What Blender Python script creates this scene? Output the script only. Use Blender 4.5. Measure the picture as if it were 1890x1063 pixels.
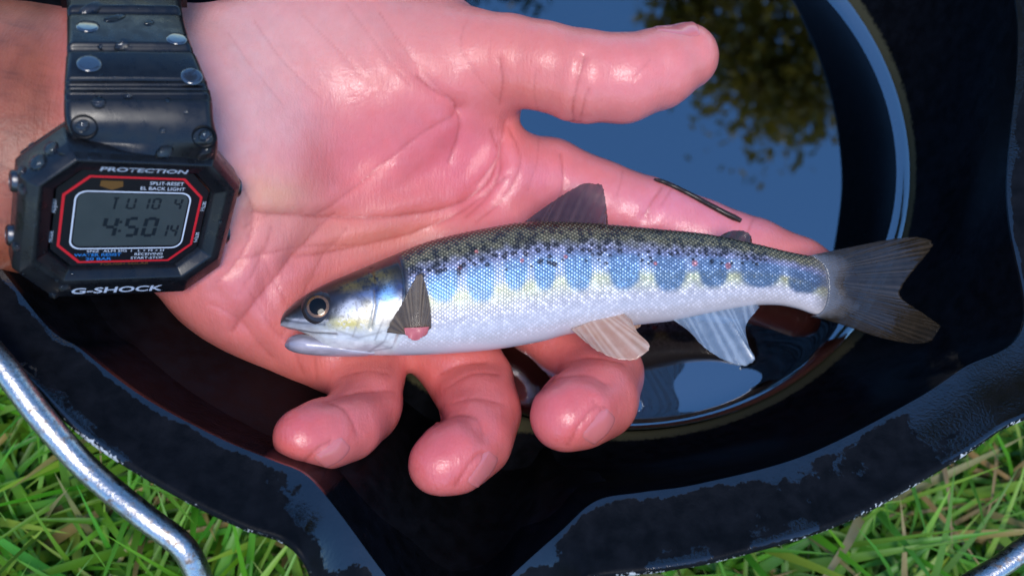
import bpy, bmesh, math, random
import numpy as np
from mathutils import Vector, Matrix
from mathutils.bvhtree import BVHTree
for o in list(bpy.data.objects): bpy.data.objects.remove(o)
random.seed(4); RNG = np.random.default_rng(7)
scn = bpy.context.scene
col = scn.collection

# ------------------------------------------------------------------ camera
W, H, F = 1890.0, 1063.0, 1573.0          # photograph size and focal length in its pixels
NADIR = (760.0, 1080.0)                   # where "straight down" would be in the photograph
HW = 0.235                                # camera height above the water (water surface is z = 0)
_d = np.array([(NADIR[0]-W/2)/F, -(NADIR[1]-H/2)/F, -1.0]); _d /= np.linalg.norm(_d)
_e1 = np.array([1.0, 0, 0]) - _d*_d[0]; _e1 /= np.linalg.norm(_e1)
_e2 = np.cross(-_d, _e1)
V2W = np.array([_e1, _e2, -_d])           # view axes -> world axes
CAM = np.array([0, 0, HW])
cd = bpy.data.cameras.new('camera'); cam = bpy.data.objects.new('camera', cd); col.objects.link(cam)
m = Matrix.Identity(4)
for i in range(3):
    for j in range(3): m[i][j] = V2W[i, j]
    m[i][3] = CAM[i]
cam.matrix_world = m
cd.sensor_width = 36; cd.lens = 36*F/W; cd.clip_start = 0.01; cd.clip_end = 500
cd.dof.use_dof = True; cd.dof.focus_distance = 0.205; cd.dof.aperture_fstop = 15
scn.camera = cam

# ------------------------------------------------------------------ sky, sun, exposure
SUN_EL, SUN_AZ = math.radians(70), math.radians(178)   # azimuth of the sun in the world, 0 = +y, clockwise
wd = bpy.data.worlds.new('World'); scn.world = wd; wd.use_nodes = True
nt = wd.node_tree; bg = nt.nodes['Background']
sky = nt.nodes.new('ShaderNodeTexSky'); sky.sky_type = 'NISHITA'; sky.sun_disc = False
sky.ozone_density = 5.0; sky.dust_density = .4; sky.sun_elevation = SUN_EL; sky.sun_rotation = SUN_AZ
hs = nt.nodes.new('ShaderNodeHueSaturation'); hs.inputs['Saturation'].default_value = 1.2; nt.links.new(sky.outputs[0], hs.inputs['Color']); nt.links.new(hs.outputs[0], bg.inputs[0]); bg.inputs[1].default_value = 0.13
sl = bpy.data.lights.new('sun', 'SUN'); sl.energy = 1.15; sl.angle = math.radians(24); sl.color = (1.0, .95, .88)
sun = bpy.data.objects.new('sun', sl); col.objects.link(sun)
sdir = Vector((math.sin(SUN_AZ)*math.cos(SUN_EL), math.cos(SUN_AZ)*math.cos(SUN_EL), math.sin(SUN_EL)))
sun.rotation_euler = sdir.to_track_quat('Z', 'Y').to_euler(); sun.location = sdir*3
scn.view_settings.view_transform = 'Standard'; scn.view_settings.look = 'None'
scn.view_settings.gamma = 1; scn.view_settings.use_curve_mapping = False
scn.view_settings.exposure = 1.25
scn.render.engine = 'CYCLES'

# ------------------------------------------------------------------ pixel <-> world
def ray(px, py):
    v = np.stack([(np.asarray(px, float)-W/2)/F, -(np.asarray(py, float)-H/2)/F, -np.ones_like(np.asarray(px, float))], -1)
    return v @ V2W.T
def unp(px, py, z):                        # the point at height z seen at a pixel
    r = ray(px, py); t = (np.asarray(z)-HW)/r[..., 2]
    return CAM + r*t[..., None]
def proj(P):                               # world -> pixel
    q = (np.asarray(P)-CAM) @ V2W
    return W/2 + F*q[..., 0]/-q[..., 2], H/2 - F*q[..., 1]/-q[..., 2]
def mmpx(p): return float(-((np.asarray(p)-CAM) @ V2W)[2])/F   # metres per photo pixel at a point

# ------------------------------------------------------------------ small helpers
def tag(o, label, cat, group=None, kind=None):
    if label: o['label'] = label
    if cat: o['category'] = cat
    if group: o['group'] = group
    if kind: o['kind'] = kind
    return o
def mesh_obj(name, verts, faces, mat=None, parent=None, smooth=True):
    me = bpy.data.meshes.new(name)
    v = np.asarray(verts, float)
    me.from_pydata(v.tolist() if len(v) < 60000 else v, [], faces if isinstance(faces, list) else faces.tolist())
    me.update()
    if smooth: me.polygons.foreach_set('use_smooth', np.ones(len(me.polygons), bool))
    if mat: me.materials.append(mat)
    o = bpy.data.objects.new(name, me); col.objects.link(o)
    if parent: o.parent = parent
    return o
def big_mesh(name, verts, quads, mat=None, parent=None):
    me = bpy.data.meshes.new(name); v = np.ascontiguousarray(verts, np.float32); q = np.ascontiguousarray(quads, np.int32)
    n = q.shape[1]
    me.vertices.add(len(v)); me.vertices.foreach_set('co', v.ravel())
    me.loops.add(q.size); me.loops.foreach_set('vertex_index', q.ravel())
    me.polygons.add(len(q)); me.polygons.foreach_set('loop_start', np.arange(0, q.size, n, dtype=np.int32))
    me.polygons.foreach_set('loop_total', np.full(len(q), n, np.int32))
    me.update(calc_edges=True); me.validate()
    me.polygons.foreach_set('use_smooth', np.ones(len(me.polygons), bool))
    if mat: me.materials.append(mat)
    o = bpy.data.objects.new(name, me); col.objects.link(o)
    if parent: o.parent = parent
    return o
def attr(o, name, data):
    data = np.asarray(data, np.float32); me = o.data
    if data.ndim == 1:
        a = me.attributes.new(name, 'FLOAT', 'POINT'); a.data.foreach_set('value', np.ascontiguousarray(data))
    else:
        a = me.attributes.new(name, 'FLOAT_COLOR', 'POINT')
        c = np.ones((len(data), 4), np.float32); c[:, :3] = data; a.data.foreach_set('color', c.ravel())
def empty(name, loc=(0, 0, 0)):
    o = bpy.data.objects.new(name, None); col.objects.link(o); o.location = loc; o.empty_display_size = .01; return o
def put_under(o, root):                    # parent a world-space mesh to a root empty without moving it
    o.parent = root; o.matrix_parent_inverse = root.matrix_world.inverted() if False else Matrix.Translation(-Vector(root.location))
    return o
def grid_faces(nu, nv, wrapu=False, wrapv=False):
    a = np.arange(nu*nv).reshape(nu, nv)
    A = a if not wrapu else np.vstack([a, a[:1]])
    A = A if not wrapv else np.hstack([A, A[:, :1]])
    return np.stack([A[:-1, :-1], A[1:, :-1], A[1:, 1:], A[:-1, 1:]], -1).reshape(-1, 4)
def catmull(P, n, closed=False):
    P = np.asarray(P, float); out = []
    N = len(P); segs = N if closed else N-1
    for i in range(segs):
        p0, p1, p2, p3 = (P[(i-1) % N] if closed or i > 0 else 2*P[0]-P[1]), P[i], P[(i+1) % N], (P[(i+2) % N] if closed or i+2 < N else 2*P[-1]-P[-2])
        t = np.linspace(0, 1, n, endpoint=False)[:, None]
        out.append(.5*((2*p1)+(-p0+p2)*t+(2*p0-5*p1+4*p2-p3)*t**2+(-p0+3*p1-3*p2+p3)*t**3))
    out = np.vstack(out)
    return out if closed else np.vstack([out, P[-1:]])
def tube(path, radius, ns=16, cap=True):
    path = np.asarray(path, float); n = len(path)
    r = np.full(n, radius) if np.isscalar(radius) else np.asarray(radius)
    T = np.gradient(path, axis=0); T /= np.linalg.norm(T, axis=1)[:, None]
    up = np.array([0, 0, 1.0]) if abs(T[0, 2]) < .9 else np.array([1.0, 0, 0]); vs = []
    N = np.cross(T[0], up); N /= np.linalg.norm(N)
    for i in range(n):
        N = N - T[i]*(N @ T[i]); N /= np.linalg.norm(N); B = np.cross(T[i], N)
        a = np.linspace(0, 2*np.pi, ns, endpoint=False)
        vs.append(path[i] + r[i]*(np.cos(a)[:, None]*N + np.sin(a)[:, None]*B))
    v = np.vstack(vs); f = grid_faces(n, ns, wrapv=True).tolist()
    if cap: f += [list(range(ns))[::-1], list(range((n-1)*ns, n*ns))]
    return v, f
def srgb(r, g, b):
    c = np.array([r, g, b])/255.0
    return np.where(c <= .04045, c/12.92, ((c+.055)/1.055)**2.4)
def smooth(a, b, x): t = np.clip((x-a)/(b-a), 0, 1); return t*t*(3-2*t)
def hashnoise(x, y, seed=0):
    def h(i, j): return np.modf(np.abs(np.sin(i*127.1+j*311.7+seed*74.7)*43758.5453))[0]
    i, j = np.floor(x), np.floor(y); u, v = x-i, y-j; u = u*u*(3-2*u); v = v*v*(3-2*v)
    return (h(i, j)*(1-u)+h(i+1, j)*u)*(1-v)+(h(i, j+1)*(1-u)+h(i+1, j+1)*u)*v
def fbm(x, y, seed=0, o=4):
    s = 0; a = .5
    for k in range(o): s = s+a*hashnoise(x, y, seed+k*3.1); x = x*2.03+7; y = y*2.03+3; a *= .5
    return s

# ------------------------------------------------------------------ materials
def mat(name, base=(.5, .5, .5), rough=.5, metal=0.0, spec=.5, coat=0.0, coat_r=.05, ior=1.45):
    m = bpy.data.materials.new(name); m.use_nodes = True; b = m.node_tree.nodes['Principled BSDF']
    b.inputs['Base Color'].default_value = (*base, 1); b.inputs['Roughness'].default_value = rough
    b.inputs['Metallic'].default_value = metal; b.inputs['Specular IOR Level'].default_value = spec
    b.inputs['Coat Weight'].default_value = coat; b.inputs['Coat Roughness'].default_value = coat_r; b.inputs['IOR'].default_value = ior
    return m, m.node_tree, b
def node(nt, typ, **kw):
    n = nt.nodes.new(typ)
    for k, v in kw.items():
        if k.startswith('_'): setattr(n, k[1:], v)
        else: n.inputs[k].default_value = v
    return n
def link(nt, a, b): nt.links.new(a, b)
def mathn(nt, op, a, b=None, clamp=False):
    n = nt.nodes.new('ShaderNodeMath'); n.operation = op; n.use_clamp = clamp
    for i, v in enumerate((a, b)):
        if v is None: continue
        if isinstance(v, (int, float)): n.inputs[i].default_value = v
        else: nt.links.new(v, n.inputs[i])
    return n.outputs[0]
def mixc(nt, fac, a, b):
    n = nt.nodes.new('ShaderNodeMix'); n.data_type = 'RGBA'
    for s, v in ((n.inputs[0], fac), (n.inputs[6], a), (n.inputs[7], b)):
        if isinstance(v, (int, float)): s.default_value = v
        elif isinstance(v, tuple): s.default_value = (*v, 1)
        else: nt.links.new(v, s)
    return n.outputs[2]
def mixf(nt, fac, a, b):
    n = nt.nodes.new('ShaderNodeMix'); n.data_type = 'FLOAT'
    for s, v in ((n.inputs[0], fac), (n.inputs[2], a), (n.inputs[3], b)):
        if isinstance(v, (int, float)): s.default_value = v
        else: nt.links.new(v, s)
    return n.outputs[0]
def noise(nt, scale, detail=4, rough=.55, vec=None, dim='3D'):
    n = nt.nodes.new('ShaderNodeTexNoise'); n.inputs['Scale'].default_value = scale
    n.inputs['Detail'].default_value = detail; n.inputs['Roughness'].default_value = rough
    if vec is None:
        g = nt.nodes.new('ShaderNodeNewGeometry'); vec = g.outputs['Position']
    nt.links.new(vec, n.inputs['Vector']); return n.outputs['Fac']
def ramp(nt, fac, lo, hi):
    n = nt.nodes.new('ShaderNodeMapRange'); n.inputs['From Min'].default_value = lo; n.inputs['From Max'].default_value = hi
    n.clamp = True; nt.links.new(fac, n.inputs['Value']); return n.outputs[0]
def bump(nt, height, strength, dist, b, sock='Normal', prev=None):
    n = nt.nodes.new('ShaderNodeBump'); n.inputs['Strength'].default_value = strength; n.inputs['Distance'].default_value = dist
    nt.links.new(height, n.inputs['Height'])
    if prev is not None: nt.links.new(prev, n.inputs['Normal'])
    if b is not None: nt.links.new(n.outputs[0], b.inputs[sock])
    return n.outputs[0]
def attrn(nt, name, fac=True):
    n = nt.nodes.new('ShaderNodeAttribute'); n.attribute_name = name
    return n.outputs['Fac'] if fac else n.outputs['Color']

# black enamel of the pail: dry matt paint, wet film where the attribute says so, chips at the edge, scum at the waterline
def pail_material():
    m, t, b = mat('black_enamel', (.006, .0065, .008), .3, spec=.5)
    wet = attrn(t, 'wet'); n1 = noise(t, 160, 5); n2 = noise(t, 900, 3)
    w = mathn(t, 'ADD', wet, mathn(t, 'MULTIPLY', mathn(t, 'SUBTRACT', n1, .5), 1.5))
    w = mathn(t, 'ADD', w, mathn(t, 'MULTIPLY', mathn(t, 'SUBTRACT', n2, .5), .55))
    w = ramp(t, w, .47, .53)
    dry = ramp(t, noise(t, 260, 5), .35, .7)
    chip = attrn(t, 'chip'); cn = noise(t, 1300, 3)
    c = ramp(t, mathn(t, 'ADD', mathn(t, 'ADD', chip, mathn(t, 'MULTIPLY', mathn(t, 'SUBTRACT', noise(t, 90, 3), .5), 1.3)), mathn(t, 'MULTIPLY', mathn(t, 'SUBTRACT', cn, .5), 1.3)), .70, .78)
    sc = attrn(t, 'scum'); sn = noise(t, 700, 4, .7)
    s = ramp(t, mathn(t, 'MULTIPLY', sc, mathn(t, 'ADD', sn, .25)), .35, .6)
    colr = mixc(t, dry, (.0025, .0028, .0036), (.0055, .006, .008))
    colr = mixc(t, s, colr, (.055, .05, .028))
    colr = mixc(t, c, colr, (.45, .45, .43)); link(t, colr, b.inputs['Base Color'])
    r = mixf(t, w, mixf(t, dry, .38, .5), .035); r = mixf(t, s, r, .45); r = mixf(t, c, r, .4); link(t, r, b.inputs['Roughness'])
    sp = mixf(t, w, .10, attrn(t, 'gloss')); link(t, sp, b.inputs['Specular IOR Level'])
    bump(t, mathn(t, 'ADD', noise(t, 1500, 3), mathn(t, 'ADD', mathn(t, 'MULTIPLY', w, .5), mathn(t, 'MULTIPLY', c, -1.0))), .12, .0006, b)
    return m
M_PAIL = pail_material()
def steel_material():
    m, t, b = mat('worn_steel', (.48, .47, .46), .3, 1.0)
    n1 = ramp(t, noise(t, 420, 6, .7), .52, .66); n2 = noise(t, 1800, 3)
    link(t, mixc(t, n1, mixc(t, n2, (.44, .42, .40), (.62, .59, .55)), (.22, .15, .11)), b.inputs['Base Color'])
    link(t, mixf(t, n1, mixf(t, n2, .2, .38), .6), b.inputs['Roughness'])
    bump(t, noise(t, 1400, 4), .25, .0005, b); return m
M_STEEL = steel_material()
def water_material():
    m, t, b = mat('water', (.22, .3, .4), 0.0, ior=3.0)
    b.inputs['Transmission Weight'].default_value = 1.0
    bump(t, noise(t, 14, 1), .02, .002, b); return m
M_WATER = water_material()
def soil_material():
    m, t, b = mat('soil', (.05, .04, .02), .95)
    n1 = noise(t, 60, 6, .7)
    link(t, mixc(t, ramp(t, n1, .3, .7), (.025, .022, .010), (.09, .085, .03)), b.inputs['Base Color'])
    bump(t, n1, .8, .01, b); return m
M_SOIL = soil_material()
def grass_material():
    m, t, b = mat('grass', (.1, .25, .03), .42, spec=.45)
    link(t, attrn(t, 'tint', False), b.inputs['Base Color'])
    b.inputs['Subsurface Weight'].default_value = 0.0
    tr = node(t, 'ShaderNodeBsdfTranslucent'); link(t, attrn(t, 'tint', False), tr.inputs['Color'])
    mx = node(t, 'ShaderNodeMixShader', Fac=.35); link(t, b.outputs[0], mx.inputs[1]); link(t, tr.outputs[0], mx.inputs[2])
    link(t, mx.outputs[0], t.nodes['Material Output'].inputs['Surface']); return m
M_GRASS = grass_material()

# ================================================================== the pail
root_pail = empty('pail', (.03, .17, -.11))
tag(root_pail, 'black enamelled pouring pail with flared rim and spout, half full of water', 'pail')
ZI, ZO = .052, .056
U = HW/F
WC = np.array([374*U, 950*U]); WR = 676*U           # water circle
pairs = [((40, 545), (-60, 590)), ((154, 648), (55, 700)), ((265, 733), (170, 808)), ((402, 807), (330, 907)), ((503, 849), (450, 966)),
         ((564, 876), (520, 990)), ((619, 937), (562, 1026)), ((708, 1057), (600, 1095)), ((770, 1130), (680, 1190)), ((825, 1150), (825, 1240)),
         ((880, 1130), (960, 1190)), ((945, 1061), (1040, 1096)), ((1034, 981), (1078, 1066)), ((1101, 924), (1115, 1056)), ((1186, 908), (1220, 1045)),
         ((1293, 892), (1350, 1020)), ((1486, 840), (1560, 955)), ((1679, 743), (1750, 850)), ((1776, 680), (1840, 790)), ((1890, 598), (1960, 700))]
inner = [unp(a[0], a[1], ZI) for a, b in pairs]; outer = [unp(b[0], b[1], ZO) for a, b in pairs]
for k in (7, 8, 9, 10, 11):
    dz = {7: -.006, 8: -.012, 9: -.015, 10: -.012, 11: -.006}[k]
    inner[k] = unp(*pairs[k][0], ZI+dz); outer[k] = unp(*pairs[k][1], ZO+dz)
hid = np.array([(.148, .095), (.163, .155), (.158, .215), (.13, .275), (.08, .32), (.02, .335), (-.05, .315), (-.105, .27), (-.136, .215), (-.139, .165), (-.133, .118)])
hc = hid.mean(0)
for p in hid:
    n = (p-hc)/np.linalg.norm(p-hc)
    inner.append(np.r_[p, ZI]); outer.append(np.r_[p+n*.017, ZO])
NS = 14
I = catmull(inner, NS, True); O = catmull(outer, NS, True)
ang = np.arctan2(I[:, 1]-WC[1], I[:, 0]-WC[0])
Wt = np.c_[WC[0]+WR*np.cos(ang), WC[1]+WR*np.sin(ang), 0*ang]
outd = O-I; outd[:, 2] = 0; outd /= np.linalg.norm(outd, axis=1)[:, None]
rows = []; wetr = []; scum = []; chip = []; glos = []; GL = .02
ix, iy = proj(I); ox, oy = proj(O)
def addrow(P, wet=0.0, sc=0.0, ch=0.0):
    rows.append(P); n = len(P)
    glos.append(np.full(n, GL)); wetr.append(np.broadcast_to(wet, n)); scum.append(np.broadcast_to(sc, n)); chip.append(np.broadcast_to(ch, n))
C3 = np.r_[WC, 0]
wexp = 1.05+1.0*np.exp(-((ang+math.radians(130))/.75)**2)      # the wall is dished towards the spout and the left, steep elsewhere
for s, z in ((.02, -.1), (.5, -.1), (.86, -.098), (.93, -.085), (.97, -.05), (.985, -.02)):
    P = C3+(Wt-C3)*s; P[:, 2] = z; addrow(P, .8)
addrow(Wt, .8, .9)
for s in (.03, .06, .09, .13, .2, .3, .42, .55, .68, .8, .9, .955, .985):
    P = Wt+(I-Wt)*s; bulge = math.sin(math.pi*s)
    P = P+outd*.004*bulge; P[:, 2] = I[:, 2]*s**wexp
    addrow(P, 1.0 if s < .9 else .9, 1.0 if s < .07 else (.55 if s < .1 else 0))
GL = 1.0
def gpx(x, y, cx, cy, r): return np.exp(-((x-cx)**2+(y-cy)**2)/r**2)
for s in (.0, .04, .08, .14, .22, .32, .42, .52, .62, .72, .82, .9, .96, 1.0):
    P = I+(O-I)*s
    P[:, 2] += .0016*math.exp(-(s/.05)**2)*0 - .0006*math.sin(math.pi*min(s*1.05, 1))
    x, y = proj(P)
    wv = .12+.75*math.exp(-(s/.10)**2)
    wv = wv+1.0*gpx(x, y, 600, 940, 55)+.9*gpx(x, y, 655, 1015, 50)+.35*gpx(x, y, 560, 905, 40)
    wv = wv+.5*gpx(x, y, 1000, 1030, 40)+.9*gpx(x, y, 1870, 700, 120)+.75*gpx(x, y, 1720, 745, 55)+.35*gpx(x, y, 1440, 885, 60)+.28*gpx(x, y, 1540, 850, 50)
    wv = wv+(.85 if s > .9 else .4*(s > .8))*(gpx(x, y, 1240, 1035, 70)+gpx(x, y, 1460, 985, 70)+gpx(x, y, 1800, 810, 70)+gpx(x, y, 120, 760, 160))
    addrow(P, wv, 0, .25*(s > .97))
def lip(d, dz, ch):
    P = O+outd*d; P[:, 2] += dz; addrow(P, .3, 0, ch)
lip(.0006, -.0002, .5); lip(.0011, -.0009, .62); lip(.0008, -.0018, .5); lip(-.001, -.0022, .1)
P = I+(O-I)*.3; P[:, 2] -= .007; addrow(P)
P = Wt+outd*.006; P[:, 2] = -.004; addrow(P)
P = C3+(Wt-C3)*.97; P[:, 2] = -.105; addrow(P)
P = C3+(Wt-C3)*.02; P[:, 2] = -.1055; addrow(P)
n = len(I); R_ = len(rows); v = np.vstack(rows)
def sub(a, b): return np.vstack(rows[a:b]), grid_faces(b-a, n, wrapv=True)
nb = 20; nr = nb+14+4
for nm, a, b in (('basin', 0, nb+1), ('rim', nb, nr), ('outer_shell', nr-1, R_)):
    vv, ff = sub(a, b); o = big_mesh(nm, vv, ff, M_PAIL)
    for k, d in (('wet', wetr), ('scum', scum), ('chip', chip), ('gloss', glos)): attr(o, k, np.concatenate(d[a:b]))
    put_under(o, root_pail)
# bail handle: a steel rod that hangs forward round the rim
hp = [(-520, 330, .03), (-330, 430, .045), (-150, 520, .060), (-14, 652, .060), (70, 762, .057), (159, 863, .053), (265, 952, .052), (335, 1006, .050), (366, 1062, .046),
      (385, 1130, .04), (470, 1230, .03), (800, 1330, .025), (1250, 1300, .025), (1600, 1180, .03), (1800, 1072, .034), (1890, 1012, .036), (2020, 910, .04), (2240, 640, .042), (2330, 400, .04)]
hv, hf = tube(catmull([unp(*p) for p in hp], 14), .0026, 18)
put_under(mesh_obj('bail_handle', hv, hf, M_STEEL), root_pail)

# ---- water
NR, NA = 60, 220
rr = np.r_[np.linspace(.0, .9, 20), np.linspace(.91, .9995, NR-20)]
vs = []
for r in rr:
    a = np.linspace(0, 2*np.pi, NA, endpoint=False); R = r*WR; e = (1-r)*WR
    vs.append(np.c_[WC[0]+R*np.cos(a), WC[1]+R*np.sin(a), np.full(NA, .0022*math.exp(-e/.0021))])
wo = big_mesh('water', np.vstack(vs), grid_faces(NR, NA, wrapv=True), M_WATER); wo['kind'] = 'structure'

# ---- ground and grass
bpy_g = mesh_obj('ground', [(-150, -150, -.108), (150, -150, -.108), (150, 150, -.108), (-150, 150, -.108)], [[0, 1, 2, 3]], M_SOIL, smooth=False)
bpy_g['kind'] = 'structure'
def grass():
    V, Fc, T = [], [], []
    def blade(x, y, L, w, lean, az, c, bend):
        k0 = len(V); n = 6; dx, dy = math.cos(az), math.sin(az)
        ax, ay = -dy, dx
        for i in range(n+1):
            t = i/n; th = lean+bend*t
            hx = L*t*math.sin(th); hz = L*t*math.cos(th)
            ww = w*(1-t**2.2)*(.75+.25*min(t*5, 1))
            cx, cy, cz = x+dx*hx, y+dy*hx, -.108+max(hz, 0.002)
            V.append((cx-ax*ww, cy-ay*ww, cz+ww*.35)); V.append((cx, cy, cz)); V.append((cx+ax*ww, cy+ay*ww, cz+ww*.35))
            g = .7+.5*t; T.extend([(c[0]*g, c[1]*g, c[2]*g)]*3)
        for i in range(n):
            a = k0+3*i
            Fc.append((a, a+3, a+4, a+1)); Fc.append((a+1, a+4, a+5, a+2))
    R = random.Random(11)
    def area(x0, x1, y0, y1, cnt):
        for _ in range(cnt):
            x, y = R.uniform(x0, x1), R.uniform(y0, y1)
            q = R.random()
            if q < .72: c = (R.uniform(.07, .13), R.uniform(.20, .33), R.uniform(.012, .03))
            elif q < .86: c = (R.uniform(.17, .25), R.uniform(.33, .42), R.uniform(.035, .06))
            else: c = (R.uniform(.24, .34), R.uniform(.20, .26), R.uniform(.07, .11))
            if math.hypot(x-WC[0], y-WC[1]) < WR+.012: continue
            L_ = R.uniform(.035, .10); az_ = R.uniform(0, 2*math.pi)
            ins = False
            for t_ in (.4, .7, 1.0):
                if math.hypot(x+math.cos(az_)*L_*t_-WC[0], y+math.sin(az_)*L_*t_-WC[1]) < WR+.006: ins = True
            if ins: continue
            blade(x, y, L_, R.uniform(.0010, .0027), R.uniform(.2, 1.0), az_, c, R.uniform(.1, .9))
    area(-.36, .0, -.16, .16, 7000); area(.05, .40, -.16, .16, 7000); area(-.1, .1, -.2, -.05, 1500)
    area(-1.2, 1.2, -.8, 1.6, 5000)
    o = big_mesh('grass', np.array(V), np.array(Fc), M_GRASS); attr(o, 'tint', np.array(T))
    tag(o, 'bright green meadow grass around the black pail', 'grass', kind='stuff')
grass()

# ------ HAND ================================================ the hand: one implicit body, meshed with surface nets
VOX = .0006
GX, GY, GZ = (-.215, .125), (.0, .0), (-.008, .082)
def P3(px, py, z): return unp(px, py, z)
_ys = [unp(300, 720, .02)[1], unp(750, 960, .045)[1], unp(600, -110, .05)[1], unp(200, -40, .07)[1]]
GY = (min(_ys)-.004, max(_ys)+.012)
gn = [int((b-a)/VOX)+1 for a, b in (GX, GY, GZ)]
gx = (GX[0]+VOX*np.arange(gn[0])).astype(np.float32); gy = (GY[0]+VOX*np.arange(gn[1])).astype(np.float32); gz = (GZ[0]+VOX*np.arange(gn[2])).astype(np.float32)
FLD = np.full(gn, .03, np.float32)
def smin(a, b, k):
    h = np.clip(.5+.5*(b-a)/k, 0, 1); return b*(1-h)+a*h-k*h*(1-h)
def box(lo, hi):
    sl = []
    for g, a, b in zip((gx, gy, gz), lo, hi): sl.append(slice(max(int(np.searchsorted(g, a))-1, 0), min(int(np.searchsorted(g, b))+1, len(g))))
    return tuple(sl)
def merge(fn, lo, hi, k, tgt=None):
    tgt = FLD if tgt is None else tgt
    pad = k+.004; b = box(np.asarray(lo)-pad, np.asarray(hi)+pad)
    X, Y, Z = gx[b[0]][:, None, None], gy[b[1]][None, :, None], gz[b[2]][None, None, :]
    d = fn(X, Y, Z).astype(np.float32); tgt[b] = smin(tgt[b], d, k)
def seg_fn(a, b, ra, rb, sz=1.0):
    a = np.asarray(a); b = np.asarray(b); ab = b-a; L2 = float(ab@ab)
    def fn(X, Y, Z):
        t = np.clip(((X-a[0])*ab[0]+(Y-a[1])*ab[1]+(Z-a[2])*ab[2])/L2, 0, 1); t = t.astype(np.float32)
        dx, dy, dz = X-a[0]-t*ab[0], Y-a[1]-t*ab[1], (Z-a[2]-t*ab[2])/sz
        return np.sqrt(dx*dx+dy*dy+dz*dz)-(ra+t*(rb-ra))
    r = max(ra, rb)
    return fn, np.minimum(a, b)-r, np.maximum(a, b)+r
def chain(pts, kin=.004, kout=.008, sz=1.0):
    """pts: (px, py, z, radius in photo pixels); one tapering limb"""
    P = [(unp(p[0], p[1], p[2]), p[3]) for p in pts]; P = [(q, r*mmpx(q)) for q, r in P]
    lo = np.min([q-r for q, r in P], 0); hi = np.max([q+r for q, r in P], 0)
    loc = np.full(gn, .03, np.float32) if False else None
    pad = kout+kin+.004; b = box(lo-pad, hi+pad)
    X, Y, Z = gx[b[0]][:, None, None], gy[b[1]][None, :, None], gz[b[2]][None, None, :]
    d = None
    for (p, r1), (q, r2) in zip(P[:-1], P[1:]):
        e = seg_fn(p, q, r1, r2, sz)[0](X, Y, Z).astype(np.float32)
        d = e if d is None else smin(d, e, kin)
    FLD[b] = smin(FLD[b], d, kout)
    return P
def ell(px, py, z, rx, ry, rz, k, rot=0.0):
    c = unp(px, py, z); s = mmpx(c); rx, ry = rx*s, ry*s; ca, sa = math.cos(rot), math.sin(rot); R = max(rx, ry)
    def fn(X, Y, Z):
        x, y, w = (X-c[0])*ca+(Y-c[1])*sa, -(X-c[0])*sa+(Y-c[1])*ca, Z-c[2]
        q = np.sqrt((x/rx)**2+(y/ry)**2+(w/rz)**2); return (q-1)*min(rx, ry, rz)
    merge(fn, c-[R, R, rz], c+[R, R, rz], k)
# palm slab from its outline
pal = np.array([(250, 90), (330, 40), (400, 40), (480, 25), (600, 5), (720, 0), (830, 40), (880, 120), (900, 205), (930, 250), (980, 300), (1000, 390), (960, 480), (880, 560),
                (760, 650), (640, 700), (560, 688), (508, 662), (430, 640), (371, 612), (328, 578), (296, 540), (255, 480)], float)
PW = np.array([unp(x, y, .020+.018*smooth(260, 90, y)*smooth(900, 700, x))[:2] for x, y in catmull(pal, 5, True)])
zc_pts = [(300, 250, .040, .016), (430, 500, .028, .016), (450, 150, .036, .019), (650, 350, .024, .0135), (590, 640, .013, .012), (780, 560, .012, .0105), (930, 400, .016, .0115), (900, 240, .022, .012), (800, 100, .032, .014), (620, 60, .036, .016)]
zw = [(unp(a, b, c)[:2], c, h) for a, b, c, h in zc_pts]
def palm_fn(X, Y, Z):
    x, y = X[:, 0, 0][:, None], Y[0, :, 0][None, :]
    d = np.full((x.shape[0], y.shape[1]), 9., np.float32); ins = np.zeros(d.shape, bool)
    n = len(PW)
    for i in range(n):
        a, b = PW[i], PW[(i+1) % n]; e = b-a
        t = np.clip(((x-a[0])*e[0]+(y-a[1])*e[1])/(e@e), 0, 1)
        d = np.minimum(d, (x-a[0]-t*e[0])**2+(y-a[1]-t*e[1])**2)
        if a[1] != b[1]: ins ^= ((a[1] > y) != (b[1] > y)) & (x < (b[0]-a[0])*(y-a[1])/(b[1]-a[1])+a[0])
    d = np.sqrt(d)*np.where(ins, -1, 1)
    ws = 0; zc = 0; hh = 0
    for p, c, h in zw:
        w = 1/(((x-p[0])**2+(y-p[1])**2)+.00012)**1.6; ws = ws+w; zc = zc+w*c; hh = hh+w*h
    zc /= ws; hh /= ws
    q = np.abs(Z-zc[:, :, None])-hh[:, :, None]; d3 = d[:, :, None]+0*Z
    k = .016; rx = np.maximum(d3+k*.75, 0); rz = np.maximum(q+k*.75, 0)
    return np.minimum(np.maximum(d3+k*.75, q+k*.75), 0)+np.sqrt(rx*rx+rz*rz)-k*.75
merge(palm_fn, np.r_[PW.min(0), -.004], np.r_[PW.max(0), .07], .006)
# forearm and wrist
chain([(-900, 170, .056, 300), (-300, 225, .056, 268), (60, 255, .052, 238), (230, 262, .048, 212), (340, 275, .043, 205), (420, 300, .037, 190)], .01, .010, .78)
# thenar mound, hypothenar mound, pads under the fingers
ell(640, 175, .030, 270, 160, .0245, .009, -.05)
ell(440, 230, .034, 170, 150, .021, .010)
ell(815, 130, .034, 150, 95, .0165, .012)
ell(470, 520, .022, 130, 110, .0165, .012, -.7)
ell(560, 615, .014, 100, 70, .0120, .010, -.5)
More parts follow.
